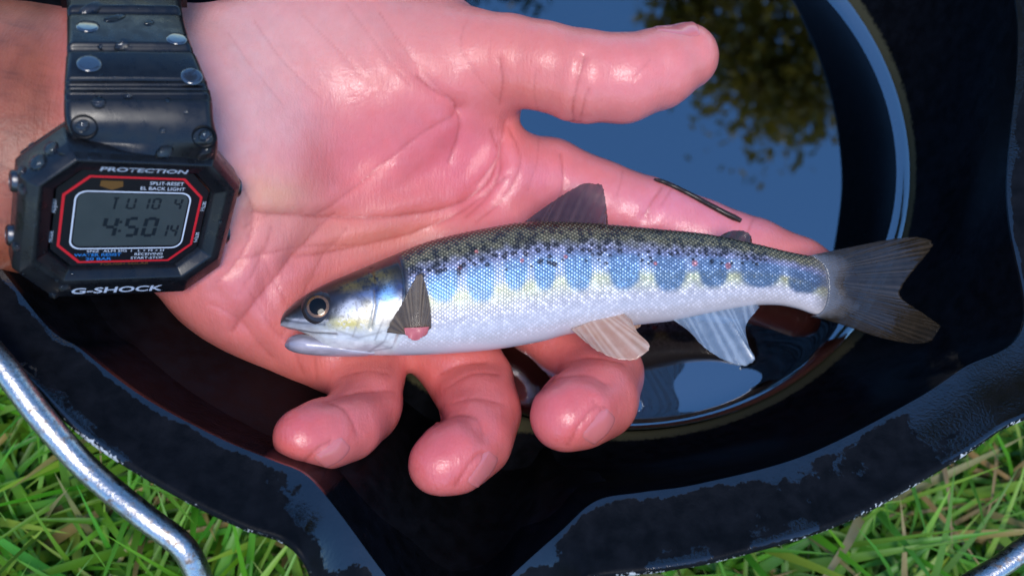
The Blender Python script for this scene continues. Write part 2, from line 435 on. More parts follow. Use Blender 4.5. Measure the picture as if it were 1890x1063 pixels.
# thumb, index, middle, ring, little finger
THUMB = chain([(760, 125, .036, 98), (880, 112, .042, 86), (935, 112, .044, 82), (1000, 122, .046, 79), (1075, 142, .047, 83), (1150, 146, .047, 80), (1215, 128, .047, 73), (1265, 106, .047, 61)], .0015, .004)
INDEX = chain([(930, 330, .020, 88), (1010, 336, .017, 80), (1100, 372, .015, 76), (1200, 404, .014, 73), (1290, 438, .013, 70), (1390, 470, .012, 66), (1470, 498, .012, 60), (1535, 528, .012, 52)], .0015, .004)
MIDDLE = chain([(880, 480, .014, 84), (1000, 570, .012, 78), (1078, 640, .013, 76), (1106, 690, .018, 74), (1100, 735, .026, 70), (1062, 757, .032, 66), (1036, 772, .034, 56)], .005, .006)
RING = chain([(760, 575, .014, 80), (835, 650, .012, 70), (872, 706, .015, 68), (888, 762, .021, 66), (876, 812, .027, 62), (838, 843, .032, 60), (806, 858, .034, 52)], .005, .005)
PINKY = chain([(640, 620, .016, 72), (662, 668, .015, 62), (676, 708, .018, 60), (672, 752, .023, 60), (640, 785, .031, 58), (592, 803, .037, 56), (554, 806, .041, 50)], .005, .005)
FLD[0] = FLD[-1] = .03; FLD[:, 0] = FLD[:, -1] = .03; FLD[:, :, 0] = FLD[:, :, -1] = .03
def surface_nets(Fd, org, vox):
    S = Fd < 0; nx, ny, nz = Fd.shape
    cnt = np.zeros((nx-1, ny-1, nz-1), np.uint8)
    offs = [(i, j, k) for i in (0, 1) for j in (0, 1) for k in (0, 1)]
    for i, j, k in offs: cnt += S[i:nx-1+i, j:ny-1+j, k:nz-1+k]
    act = (cnt > 0) & (cnt < 8); c = np.argwhere(act)
    idx = np.full(act.shape, -1, np.int32); idx[act] = np.arange(len(c))
    vals = {o: Fd[c[:, 0]+o[0], c[:, 1]+o[1], c[:, 2]+o[2]] for o in offs}
    acc = np.zeros((len(c), 3)); num = np.zeros(len(c))
    for o in offs:
        for ax in range(3):
            if o[ax]: continue
            p = list(o); p[ax] = 1; a, b = vals[o], vals[tuple(p)]; mk = (a < 0) != (b < 0)
            t = np.where(mk, a/np.where(mk, a-b, 1), 0)
            q = np.array(o, float)[None].repeat(len(c), 0); q[:, ax] = t
            acc[mk] += q[mk]; num[mk] += 1
    V = (c+acc/num[:, None])*vox+org
    quads = []
    for ax in range(3):
        s0 = [slice(None)]*3; s1 = [slice(None)]*3; s0[ax] = slice(0, -1); s1[ax] = slice(1, None)
        A, B = S[tuple(s0)], S[tuple(s1)]; e = np.argwhere(A != B)
        u, w = (ax+1) % 3, (ax+2) % 3
        e = e[(e[:, u] > 0) & (e[:, w] > 0)]
        fl = A[e[:, 0], e[:, 1], e[:, 2]]
        def at(du, dw):
            q = e.copy(); q[:, u] -= du; q[:, w] -= dw; return idx[q[:, 0], q[:, 1], q[:, 2]]
        Q = np.stack([at(1, 1), at(0, 1), at(0, 0), at(1, 0)], 1)
        Q[~fl] = Q[~fl][:, ::-1]; quads.append(Q)
    Q = np.vstack(quads); return V, Q[(Q >= 0).all(1)]
HV, HQ = surface_nets(FLD, np.array([GX[0], GY[0], GZ[0]]), VOX)
def vnormals(V, Q):
    nrm = np.cross(V[Q[:, 2]]-V[Q[:, 0]], V[Q[:, 3]]-V[Q[:, 1]]); N = np.zeros_like(V)
    for k in range(4): np.add.at(N, Q[:, k], nrm)
    return N/np.maximum(np.linalg.norm(N, axis=1), 1e-12)[:, None]
def relax(V, Q, it):
    for _ in range(it):
        S = np.zeros_like(V); c = np.zeros(len(V))
        for a, b in ((0, 1), (1, 2), (2, 3), (3, 0)):
            np.add.at(S, Q[:, a], V[Q[:, b]]); np.add.at(c, Q[:, a], 1)
        V = V*.4+.6*S/np.maximum(c, 1)[:, None]
    return V
HV = relax(HV, HQ, 4)
HN = vnormals(HV, HQ)
facing = ((CAM-HV)*HN).sum(1)/np.linalg.norm(CAM-HV, axis=1)
hx, hy = proj(HV)
def pdist(x, y, pl):
    d = np.full(len(x), 1e9); pl = np.asarray(pl, float)
    for a, b in zip(pl[:-1], pl[1:]):
        e = b-a; t = np.clip(((x-a[0])*e[0]+(y-a[1])*e[1])/(e@e), 0, 1); d = np.minimum(d, np.hypot(x-a[0]-t*e[0], y-a[1]-t*e[1]))
    return d
# creases of palm and fingers: (strength, width, polyline in photo pixels)
CR = [(1.0, 7, [(470, 395), (540, 398), (640, 402), (740, 398), (830, 380), (890, 345), (915, 300), (925, 260)]),
      (.8, 6, [(620, 395), (570, 440), (520, 500), (470, 560), (430, 610)]),
      (.8, 6, [(545, 475), (660, 455), (760, 430), (850, 390), (930, 330)]),
      (.6, 5, [(440, 480), (560, 455), (660, 452)]), (.55, 5, [(450, 420), (500, 400), (560, 392)]),
      (.6, 5, [(590, 395), (650, 350), (760, 260), (850, 205)]),
      (.5, 5, [(500, 420), (480, 480), (440, 540)]), (.5, 5, [(640, 420), (600, 470), (560, 540), (520, 620)]),
      (1.0, 6, [(846, 203), (835, 185), (800, 165), (770, 140)]), (.9, 6, [(846, 203), (850, 240), (830, 300)]),
      (.5, 4, [(700, 20), (740, 80), (790, 140), (835, 190)]), (.4, 4, [(640, 10), (700, 90), (760, 160)]), (.35, 4, [(560, 30), (620, 90), (690, 160)]),
      (.4, 4, [(470, 40), (520, 110), (590, 180)]), (.3, 4, [(420, 60), (470, 130), (520, 190)]), (.35, 4, [(860, 40), (850, 90), (880, 140), (925, 190)]),
      (.8, 5, [(922, 110), (928, 150), (922, 192)]), (.9, 5, [(1078, 105), (1066, 150), (1056, 200), (1058, 226)]), (.7, 5, [(1086, 165), (1076, 200), (1070, 226)]),
      (.35, 4, [(990, 130), (985, 160), (992, 205)]), (.35, 4, [(1200, 110), (1170, 145)]),
      (.8, 6, [(905, 240), (925, 300), (900, 360), (860, 400)]), (.7, 5, [(935, 225), (915, 290), (880, 340)]), (.6, 5, [(940, 235), (960, 300), (935, 360), (880, 410)]),
      (.8, 5, [(1035, 285), (1040, 330), (1030, 380)]), (.4, 4, [(995, 255), (990, 300), (975, 350)]),
      (.9, 5, [(1222, 345), (1205, 370), (1192, 400)]), (.6, 5, [(1238, 350), (1220, 378)]), (.7, 5, [(1390, 405), (1382, 425), (1380, 445)]),
      (.5, 4, [(1150, 315), (1140, 360)]),
      (.7, 5, [(440, 330), (470, 400), (440, 480), (400, 520)]), (.5, 5, [(390, 560), (440, 590), (500, 660)]), (.5, 5, [(450, 520), (500, 600), (540, 640)]), (.45, 5, [(480, 470), (530, 560), (545, 600)]),
      (.9, 5, [(1048, 822), (1068, 785), (1098, 750), (1116, 752)]), (.9, 5, [(843, 897), (860, 864), (884, 838), (898, 842)]), (.9, 5, [(560, 853), (588, 826), (612, 812)]), (.6, 5, [(545, 650), (560, 690)]), (.6, 5, [(580, 655), (585, 700)]),
      (.8, 5, [(607, 735), (650, 722), (690, 718), (730, 722)]), (.7, 5, [(600, 735), (640, 760), (660, 800)]), (.5, 4, [(620, 700), (670, 685), (715, 690)]),
      (.9, 5, [(812, 690), (850, 672), (900, 665)]), (.6, 5, [(820, 720), (870, 690), (920, 690)]), (.8, 5, [(808, 772), (850, 760), (880, 770), (895, 800)]), (.5, 4, [(830, 745), (880, 735), (930, 745)]),
      (.8, 5, [(1000, 705), (1040, 690), (1090, 690), (1120, 705)]), (.6, 5, [(1030, 675), (1090, 660), (1150, 670)]), (.7, 5, [(1095, 740), (1110, 760), (1090, 790)])]
CR = [(s, w, catmull(p, 6) if len(p) > 2 else np.array(p, float)) for s, w, p in CR]
cre = np.zeros(len(HV)); disp = np.zeros(len(HV)); vis = facing > -.1
for s, w, pl in CR:
    lo, hi = pl.min(0)-30, pl.max(0)+30
    k = np.where(vis & (hx > lo[0]) & (hx < hi[0]) & (hy > lo[1]) & (hy < hi[1]))[0]
    if len(k) == 0: continue
    wob = 3*(fbm(hx[k]/30, hy[k]/30, s*9)-.5)
    d = pdist(hx[k]+wob, hy[k]+wob, pl)
    cre[k] = np.maximum(cre[k], s*(.5+.9*fbm(hx[k]/22, hy[k]/22, 4))*np.exp(-(d/(w*.5))**2))
    fd = np.clip(.35+1.3*(fbm(hx[k]/28, hy[k]/28, s*31)-.2), .2, 1.1); disp[k] += s*fd*(-.9*np.exp(-(d/(w*.6))**2)-.35*np.exp(-(d/(w*1.8))**2)+.22*np.exp(-((d-w*3.0)/(w*1.6))**2))
FO = [(1.0, 20, [(846, 203), (850, 250), (800, 310), (700, 370), (600, 410), (520, 500), (450, 600)]), (.8, 16, [(470, 400), (600, 405), (740, 402), (850, 375), (925, 300)]), (.8, 18, [(545, 480), (700, 450), (830, 405), (935, 335)]),
      (.7, 14, [(935, 228), (915, 300), (860, 370)]), (.9, 18, [(846, 203), (800, 160), (740, 90), (700, 20)]), (.6, 16, [(440, 330), (470, 400), (430, 490)]), (.6, 14, [(480, 470), (500, 560), (545, 640)]), (.5, 14, [(400, 540), (450, 600), (500, 660)]),
      (.9, 16, [(600, 735), (650, 722), (730, 722)]), (1.0, 16, [(808, 772), (850, 762), (895, 800)]), (.8, 16, [(812, 690), (860, 670), (915, 668)]), (1.0, 16, [(1000, 705), (1060, 690), (1120, 705)]), (.6, 14, [(1222, 345), (1192, 400)]), (.6, 14, [(1060, 226), (1078, 105)])]
for s, w, pl in FO:
    pl = catmull(pl, 6) if len(pl) > 2 else np.array(pl, float); lo, hi = pl.min(0)-70, pl.max(0)+70
    k = np.where(vis & (hx > lo[0]) & (hx < hi[0]) & (hy > lo[1]) & (hy < hi[1]))[0]
    if len(k): d = pdist(hx[k], hy[k], pl); disp[k] += s*(-1.7*np.exp(-(d/w)**2)+.5*np.exp(-((d-w*1.8)/w)**2))
# fine diagonal skin folds on the ball of the thumb and along the forearm
tha = np.exp(-((hx-640)/250)**2-((hy-150)/130)**2)
fold = fbm((hx*.86-hy*.5)/9, (hx*.5+hy*.86)/90, 5)-.5
disp += np.where(vis, (fold*.55)*tha, 0)
lump = fbm(hx/38, hy/38, 21)-.5
disp += np.where(vis, lump*.5, 0)
HV2 = HV+HN*(disp*.00036)[:, None]
# skin colour
C = np.tile(srgb(222, 134, 122), (len(HV), 1))
def blot(cx, cy, rx, ry, c, s, rot=0.0):
    global C
    x, y = hx-cx, hy-cy; ca, sa = math.cos(rot), math.sin(rot); x, y = x*ca+y*sa, -x*sa+y*ca
    w = s*np.exp(-(x/rx)**2-(y/ry)**2); w = w*(.75+.5*fbm(hx/40, hy/40, cx)); w = np.clip(w, 0, 1)[:, None]
    C = C*(1-w)+np.array(c)*w
blot(470, 190, 130, 230, srgb(234, 186, 176), .8); blot(560, 60, 260, 70, srgb(228, 176, 164), .6)
blot(690, 290, 150, 110, srgb(224, 118, 116), .8, -.4); blot(850, 280, 100, 120, srgb(226, 116, 124), .8)
blot(500, 360, 70, 40, srgb(226, 176, 130), .55); blot(640, 430, 200, 40, srgb(226, 156, 130), .5)
blot(470, 560, 130, 110, srgb(222, 130, 126), .7); blot(1000, 330, 120, 90, srgb(232, 138, 146), .8); blot(1250, 400, 220, 70, srgb(236, 150, 166), .85)
blot(1000, 150, 120, 110, srgb(226, 132, 114), .7); blot(1190, 150, 140, 100, srgb(232, 138, 132), .8)
blot(600, 780, 150, 100, srgb(218, 112, 106), .85); blot(850, 780, 130, 150, srgb(218, 110, 106), .85); blot(1070, 730, 130, 120, srgb(218, 110, 106), .85)
blot(545, 790, 70, 60, srgb(226, 112, 112), .8); blot(800, 840, 70, 70, srgb(226, 112, 112), .8); blot(1030, 760, 60, 60, srgb(226, 112, 112), .8)
wf = smooth(180, 60, hx)[:, None]; C = C*(1-wf)+srgb(150, 88, 62)*(.7+.6*fbm(hx/25, hy/25, 3))[:, None]*wf
ln = smooth(.5, .8, fbm((hx+hy*.3)/60, (hy-hx*.25)/5, 8))*smooth(150, 60, hx); C = C*(1-.25*ln)[:, None]
vein = fbm(hx/22, hy/22, 14); C = C*(1+.12*(vein-.5))[:, None]
mott = fbm(hx/9, hy/9, 31); C[:, 1] *= (1+.14*(mott-.5)); C[:, 2] *= (1+.14*(mott-.5))
C = C*np.array([.95, .80, .79])
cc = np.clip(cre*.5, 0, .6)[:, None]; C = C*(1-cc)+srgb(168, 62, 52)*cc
wetm = .35+.5*np.exp(-((hx-560)/180)**2-((hy-230)/90)**2)+.5*smooth(900, 1050, hx)+.6*smooth(450, 620, hy)*smooth(250, 330, hx)
wetm = np.clip(wetm*smooth(120, 240, hx), 0, 1)
def skin_material():
    m, t, b = mat('wet_skin', (.6, .3, .25), .42, spec=.45)
    link(t, attrn(t, 'tint', False), b.inputs['Base Color'])
    b.inputs['Subsurface Weight'].default_value = .35; b.inputs['Subsurface Radius'].default_value = (1.0, .35, .2); b.inputs['Subsurface Scale'].default_value = .0022
    w = attrn(t, 'wet'); pt = ramp(t, mathn(t, 'ADD', w, mathn(t, 'MULTIPLY', mathn(t, 'SUBTRACT', noise(t, 240, 4), .5), 1.2)), .35, .65)
    link(t, mixf(t, pt, .12, .8), b.inputs['Coat Weight']); link(t, mixf(t, noise(t, 500, 3), .08, .24), b.inputs['Coat Roughness'])
    b.inputs['Coat IOR'].default_value = 1.4
    vo = node(t, 'ShaderNodeTexVoronoi', Scale=1500.0); g = node(t, 'ShaderNodeNewGeometry'); link(t, g.outputs['Position'], vo.inputs['Vector'])
    h = mathn(t, 'ADD', mathn(t, 'MULTIPLY', vo.outputs['Distance'], .6), noise(t, 700, 5, .65))
    mp = node(t, 'ShaderNodeMapping'); mp.inputs['Rotation'].default_value = (0, 0, .9); mp.inputs['Scale'].default_value = (5, 1, 1); link(t, g.outputs['Position'], mp.inputs['Vector'])
    h = mathn(t, 'ADD', mathn(t, 'MULTIPLY', h, .55), mathn(t, 'MULTIPLY', noise(t, 260, 4, .6, mp.outputs[0]), 1.3))
    n1 = bump(t, h, .33, .0004, b)
    bump(t, mathn(t, 'ADD', noise(t, 520, 3), mathn(t, 'MULTIPLY', noise(t, 1700, 3), .5)), .5, .0004, b, 'Coat Normal', None)
    return m
M_SKIN = skin_material()
root_p = empty('person', tuple(unp(-700, 200, .05)))
tag(root_p, 'open wet left hand and forearm cradling the small fish over the pail', 'person')
hand = big_mesh('hand', HV2, HQ, M_SKIN); attr(hand, 'tint', C); attr(hand, 'wet', wetm); put_under(hand, root_p)
bvh = BVHTree.FromPolygons(HV2.tolist(), HQ.tolist())
# nails
M_NAIL, _t, _b = mat('nail', tuple(srgb(208, 116, 112)), .25, spec=.5, coat=.5)
_b.inputs['Subsurface Weight'].default_value = .3; _b.inputs['Subsurface Scale'].default_value = .001
def hit_px(px, py):
    h, _, _, _ = bvh.ray_cast(Vector(CAM), Vector(ray(float(px), float(py))).normalized())
    return np.array(h) if h is not None else unp(px, py, .028)
def nail(p0, axis, length, width):
    hit, nrm, _, _ = bvh.find_nearest(Vector(p0)); a = Vector(axis); a = (a-nrm*a.dot(nrm)).normalized(); s = nrm.cross(a)
    nu, nv = 13, 9; V = []
    for i in range(nu):
        u = -1+2*i/(nu-1)
        for j in range(nv):
            w_ = -1+2*j/(nv-1); sq = (1-.42*max(-u, 0)**3-.25*max(u, 0)**4)
            q = hit+a*(u*length/2)+s*(w_*width/2*sq); h2, n2, _, _ = bvh.find_nearest(q)
            lift = .0002 if max(abs(u), abs(w_)) < .95 else -.0001
            V.append(tuple(h2+n2*(lift+(.0002 if u > .8 else 0))))
    o = mesh_obj('nail', V, grid_faces(nu, nv).tolist(), M_NAIL); put_under(o, root_p)
nail(unp(1248, 46, .055), V2W@np.array([1, .12, 0]), .012, .010)
nail(hit_px(1112, 790), V2W@np.array([-.62, -.75, .15]), .0095, .008)
nail(hit_px(896, 870), V2W@np.array([-.7, -.7, .15]), .0095, .008)
nail(hit_px(618, 838), V2W@np.array([-.85, -.5, .1]), .008, .007)

# ------ FISH ================================================
FZ, FK, FKX = .034, .28, -.10                         # height of the fish's mid plane, and how its back is propped up
FX0, FY0 = unp(1130, 530, FZ)[:2]
def unf(px, py, off=0.0):                  # a pixel on the fish's (slightly rolled) mid plane
    px = np.asarray(px, float); py = np.asarray(py, float)
    r = ray(px, py); t = (FZ-FK*FY0-FKX*FX0-HW)/(r[..., 2]-FK*r[..., 1]-FKX*r[..., 0])
    return CAM+r*t[..., None]+FN*np.asarray(off)[..., None]
FN = np.array([-FKX, -FK, 1.0]); FN /= np.linalg.norm(FN)
topc = np.array([(518, 590), (524, 577), (535, 566), (560, 546), (600, 524), (650, 503), (700, 482), (760, 457), (800, 443), (850, 431), (900, 421), (960, 411), (1040, 410), (1125, 415), (1200, 422), (1300, 432), (1390, 450), (1450, 464), (1500, 474), (1525, 482), (1540, 500), (1546, 522)], float)
botc = np.array([(518, 602), (530, 609), (545, 612), (560, 616), (574, 622), (588, 636), (604, 650), (630, 656), (700, 656), (780, 655), (850, 651), (920, 644), (1000, 630), (1045, 618), (1120, 606), (1200, 597), (1241, 592), (1310, 578), (1386, 565), (1434, 563), (1470, 569), (1503, 580), (1528, 582), (1541, 562), (1546, 540)], float)
NXF, NPH = 1000, 400
sx = np.concatenate([np.linspace(0, 1, 60, endpoint=False)**1.6*50, np.linspace(50, 1027, NXF-60)])+518.2
ty = np.interp(sx, *catmull(topc, 8).T); by = np.interp(sx, *catmull(botc, 8).T)
def ksm(a, n): k = np.ones(n)/n; return np.convolve(np.pad(a, n//2, mode='edge'), k, 'valid')[:len(a)]
ty[70:] = ksm(ty, 13)[70:]; by[110:] = ksm(by, 13)[110:]
Pt, Pb = unf(sx, ty), unf(sx, by); Pm = (Pt+Pb)/2; hh_ = np.linalg.norm(Pt-Pb, axis=1)/2; up_ = (Pt-Pb)/np.maximum(2*hh_, 1e-9)[:, None]
mmp = mmpx(unf(1100., 530.))
thk = np.interp(sx, [518, 530, 560, 620, 700, 800, 950, 1100, 1250, 1400, 1500, 1545], [.0012, .0030, .0052, .0074, .0087, .0093, .0092, .0085, .0070, .0047, .0024, .0004])
thk = ksm(thk, 21); thk[:5] = np.minimum(thk[:5], hh_[:5])
ph = np.linspace(0, 2*np.pi, NPH, endpoint=False)
# more rows on the camera side (phi = 0 is the top of the back, pi/2 faces the camera)
ph = ph+.0*np.sin(2*ph)
ch, sh = np.cos(ph), np.sin(ph)
shp = np.sign(sh)*np.abs(sh)**.86
V = Pm[:, None]+up_[:, None]*(hh_[:, None]*ch[None])[..., None]+FN*(thk[:, None]*shp[None])[..., None]
FX = np.repeat(sx[:, None], NPH, 1); tt = (ch[None]+1)/2+0*FX
FYp = ty[:, None]*tt+by[:, None]*(1-tt)
# --- markings, as functions of place along and across the body
x, y = FX, FYp; T = tt
def G(cx, cy, rx, ry, rot=0):
    dx, dy = x-cx, y-cy; c_, s_ = math.cos(rot), math.sin(rot)
    return np.exp(-((dx*c_+dy*s_)/rx)**2-((-dx*s_+dy*c_)/ry)**2)
def lay(Cc, w, c): w = np.clip(w, 0, 1)[..., None]; return Cc*(1-w)+np.asarray(c)*w
nz1 = fbm(x/14, y/14, 2); nz2 = fbm(x/5, y/5, 6); nz3 = fbm(x/40, y/40, 9)
tail = smooth(1150, 1500, x)
belly = np.array(srgb(202, 192, 190)); K = np.tile(belly, x.shape+(1,))
K = lay(K, smooth(.28, .5, T+.1*(nz1-.5)+.05*tail)*.9, srgb(196, 196, 150)); K = lay(K, smooth(.30, .52, T+.12*(nz2-.5))*tail, srgb(168, 154, 104))
mid = ty*.52+by*.48; midl = np.interp(x, sx, mid)
band = smooth(.46, .56, T+.06*(nz2-.5)); K = lay(K, band*.9, srgb(150, 164, 190)); K = lay(K, band*tail*.6, srgb(128, 138, 150))
for cx, yb, wd_, dk in ((762, 505, 20, .1), (808, 560, 27, .0), (876, 561, 25, .05), (938, 541, 20, .15), (989, 540, 19, .2), (1050, 540, 25, .2), (1133, 538, 29, .3), (1216, 541, 30, .55), (1298, 535, 28, .65), (1388, 532, 40, .7), (1476, 542, 36, .8)):
    yt = np.interp(cx, sx, ty)*.80+np.interp(cx, sx, by)*.20; cy = (yb+yt)/2; ry = (yb-yt)/2
    e = np.sqrt(np.abs((x-cx+4*(nz1-.5))/wd_)**2.6+np.abs((y-cy+6*(nz1-.5))/ry)**2.6)
    c = np.array(srgb(104, 148, 184))*(1-dk)+np.array(srgb(48, 62, 88))*dk
    K = lay(K, smooth(1.2, .75, e)*(.62+.3*smooth(cy-ry*.4, cy+ry*.5, y)), c)
back = smooth(.70, .84, T+.10*(nz1-.5)); K = lay(K, smooth(.64, .74, T+.06*(nz2-.5))*.6, srgb(168, 152, 176)); K = lay(K, back, srgb(104, 94, 66)); K = lay(K, smooth(.88, .99, T), srgb(44, 42, 28))
# red dots on the lateral line
for cx, cy, r in ((1263, 490, 6), (1326, 494, 6), (1190, 491, 4), (1028, 480, 4), (950, 487, 4), (840, 500, 4), (870, 470, 4)):
    K = lay(K, smooth(1.2, .7, np.hypot(x-cx, y-cy)/r)*.75, srgb(196, 104, 96))
rs = np.random.default_rng(3); spots = np.zeros(x.shape)
for _ in range(330):
    cx = rs.uniform(712, 1400); u = rs.uniform(.70, .97) if rs.random() < .8 else rs.uniform(.6, .75); k0 = int(np.searchsorted(sx, cx)); k0 = min(k0, NXF-1)
    cy = ty[k0]*u+by[k0]*(1-u); r = rs.uniform(2.4, 6.2)*(1 if cx < 1150 else .75)
    s0, s1 = max(k0-14, 0), min(k0+14, NXF)
    q = np.hypot(x[s0:s1]-cx, (y[s0:s1]-cy)*1.1)/r; spots[s0:s1] = np.maximum(spots[s0:s1], smooth(1.25, .6, q+1.3*(nz2[s0:s1]-.5)))
# hexagonal scale lattice
PX, PY = 9.2, 6.8
def lat(ox, oy):
    ux = (x-ox)/PX; uy = (y-oy-(mid-mid.mean())[:, None]*.9)/PY
    ix_, iy_ = np.round(ux), np.round(uy); fx, fy = ux-ix_, uy-iy_; return np.sqrt((fx*PX)**2+(fy*PY)**2), np.modf(np.abs(np.sin(ix_*12.9898+iy_*78.233+ox)*43758.5453))[0]
(dA, hA), (dB, hB) = lat(0, 0), lat(PX/2, PY/2); dsc = np.minimum(dA, dB); cid = np.where(dA < dB, hA, hB); scl = np.clip(1-dsc/3.8, 0, 1)
bodym = smooth(0, 14, (x-(742-.0022*(y-545)**2)))        # behind the gill cover
smk = bodym*(.35*smooth(.03, .12, T)+.65*smooth(.16, .36, T))
dark = .50+.30*smooth(.6, .8, T)
K2 = K*(1-(dark*(1-smooth(.05, .75, scl)))[..., None])*(.78+.75*cid*cid+.18)[..., None]
K2 = K2+(smooth(.45, .95, scl)*smooth(.66, .85, T))[..., None]*np.array(srgb(150, 142, 110))*.6
K = K*(1-smk[..., None])+K2*smk[..., None]
K = lay(K, spots*bodym*.9*(1-.35*smooth(.5, .9, scl)), srgb(30, 22, 20))
fleck = smooth(.62, .7, nz2)*smooth(.3, .45, T)*smooth(.6, .5, T)*bodym; K = lay(K, fleck*.35, srgb(120, 112, 70))
# --- head
hm = 1-bodym
Hd = np.tile(srgb(214, 208, 200), x.shape+(1,))
Hd = lay(Hd, smooth(.52, .66, T+.25*(nz1-.5)+.30*smooth(660, 540, x)), srgb(58, 48, 36)); Hd = lay(Hd, smooth(.82, .95, T), srgb(34, 28, 22))
Hd = lay(Hd, G(556, 566, 52, 30)*1.1, srgb(46, 42, 46)); Hd = lay(Hd, G(540, 592, 30, 10), srgb(120, 120, 128))
Hd = lay(Hd, G(650, 538, 20, 12)*1.5*smooth(.35, .6, nz2+.12), srgb(176, 150, 62)); Hd = lay(Hd, G(700, 520, 24, 13)*1.5*smooth(.35, .6, nz2+.12), srgb(184, 158, 70))
Hd = lay(Hd, G(672, 548, 30, 9), srgb(92, 112, 158)); Hd = lay(Hd, G(712, 548, 22, 22), srgb(120, 168, 214)); Hd = lay(Hd, G(733, 536, 11, 15), srgb(52, 66, 108)); Hd = lay(Hd, G(692, 540, 9, 10), srgb(50, 66, 110))
Hd = lay(Hd, G(646, 573, 22, 17)*1.2, srgb(226, 222, 226)); Hd = lay(Hd, G(640, 598, 42, 11)*1.1*smooth(.3, .55, nz2+.1), srgb(196, 178, 96))
Hd = lay(Hd, G(676, 582, 10, 26)*.8, srgb(184, 170, 132)); Hd = lay(Hd, G(560, 600, 40, 7)*.9, srgb(176, 176, 178)); Hd = lay(Hd, G(700, 600, 30, 18)*.4, srgb(206, 190, 158))
for pl, w_, s_, c_ in (([(530, 588), (560, 592), (605, 593)], 2.2, .7, srgb(235, 225, 220)), ([(600, 600), (560, 597), (530, 592)], 2, .6, srgb(60, 56, 58)), ([(520, 604), (545, 610), (575, 615), (620, 617)], 2.2, .8, srgb(64, 58, 56)), ([(688, 540), (690, 565), (684, 600)], 2, .7, srgb(96, 84, 74)),
                       ([(742, 520), (738, 550), (722, 568), (700, 578)], 2.4, .8, srgb(52, 60, 92)), ([(640, 650), (690, 640), (735, 612)], 3, .3, srgb(150, 140, 140))):
    Hd = lay(Hd, np.exp(-(pdist(x.ravel(), y.ravel(), pl).reshape(x.shape)/w_)**2)*s_, c_)
spk = smooth(.56, .66, fbm(x/3, y/3, 77)); Hd = lay(Hd, spk*.5*smooth(.22, .5, T), srgb(60, 50, 40)); Hd = Hd*(.72+.56*fbm(x/12, y/9, 51))[..., None]
Hd = lay(Hd, smooth(.52, .66, fbm(x/26, y/7, 88))*.35*smooth(.5, .2, T), srgb(150, 140, 146)); Hd = lay(Hd, G(588, 567, 40, 32)*.9, srgb(40, 34, 34)); Hd = lay(Hd, G(620, 552, 26, 10)*.8, srgb(70, 84, 116))
for pl, w_, s_, c_ in (([(600, 640), (660, 652), (720, 640)], 2, .5, srgb(120, 110, 118)), ([(655, 560), (662, 590), (650, 620)], 2, .45, srgb(120, 104, 80)), ([(622, 610), (660, 622), (700, 612)], 2.2, .45, srgb(130, 118, 104)), ([(700, 560), (704, 590), (690, 625)], 1.8, .5, srgb(110, 98, 90)), ([(722, 590), (706, 628), (680, 648)], 2, .5, srgb(110, 100, 104))):
    Hd = lay(Hd, np.exp(-(pdist(x.ravel(), y.ravel(), pl).reshape(x.shape)/w_)**2)*s_, c_)
Hd = lay(Hd, smooth(.60, .76, T+.28*smooth(650, 535, x)+.12*(nz1-.5))*.75, srgb(30, 24, 20))
K = K*(1-hm[..., None])+Hd*hm[..., None]
opx = 742-.0022*(y-545)**2
K = lay(K, np.exp(-((x-opx-3)/3.5)**2)*smooth(.12, .3, T)*.75, srgb(40, 36, 44))
K = lay(K, smooth(1496, 1540, x+10*(fbm(x/30, y/4, 3)-.5))*.95, np.array([.03, .025, .02])); K = lay(K, smooth(1480, 1520, x)*.35, srgb(120, 116, 120))
# relief: gill cover stands proud, scales, lateral line
rel = .00055*(1-smooth(-5, 3, x-opx))*smooth(600, 690, x)*smooth(.02, .2, T)*smooth(.98, .85, T) + .00020*(scl-.5)*smk*(.5+cid)
rel = rel-.00035*np.exp(-(pdist(x.ravel(), y.ravel(), [(520, 606), (545, 611), (575, 616), (620, 618)]).reshape(x.shape)/3)**2)
rel = rel-.00020*np.exp(-(pdist(x.ravel(), y.ravel(), [(684, 500), (689, 540), (690, 565), (682, 605)]).reshape(x.shape)/4)**2)
rel = rel-.0006*G(588, 567, 24, 22)
du = np.gradient(V, axis=0); dv = np.roll(V, -1, 1)-np.roll(V, 1, 1); nn = np.cross(dv, du); nn /= np.maximum(np.linalg.norm(nn, axis=2), 1e-12)[..., None]
sg = np.sign((nn*(V-Pm[:, None])).sum(2).mean()); V = V+nn*sg*rel[..., None]
def fish_material():
    m, t, b = mat('fish_skin', (.5, .5, .5), .3, spec=.6)
    link(t, attrn(t, 'tint', False), b.inputs['Base Color']); link(t, attrn(t, 'silver'), b.inputs['Metallic'])
    link(t, mixf(t, noise(t, 900, 3), .26, .42), b.inputs['Roughness'])
    b.inputs['Coat Weight'].default_value = .4; link(t, mixf(t, noise(t, 400, 3), .06, .3), b.inputs['Coat Roughness'])
    bump(t, noise(t, 1800, 3), .1, .0003, b); return m
M_FISH = fish_material()
root_f = empty('fish', tuple(unf(1000., 560.)))
tag(root_f, 'small silvery trout with blue parr marks lying across the open palm', 'fish')
fb = big_mesh('body', V.reshape(-1, 3), grid_faces(NXF, NPH, wrapv=True)[:, ::-1] if sg < 0 else grid_faces(NXF, NPH, wrapv=True), M_FISH)
attr(fb, 'tint', np.clip(K, 0, 1).reshape(-1, 3)); attr(fb, 'silver', (.12+.30*smooth(.4, .6, T)*smooth(.85, .7, T)*bodym+.25*hm*G(700, 550, 50, 40)).ravel()); put_under(fb, root_f)
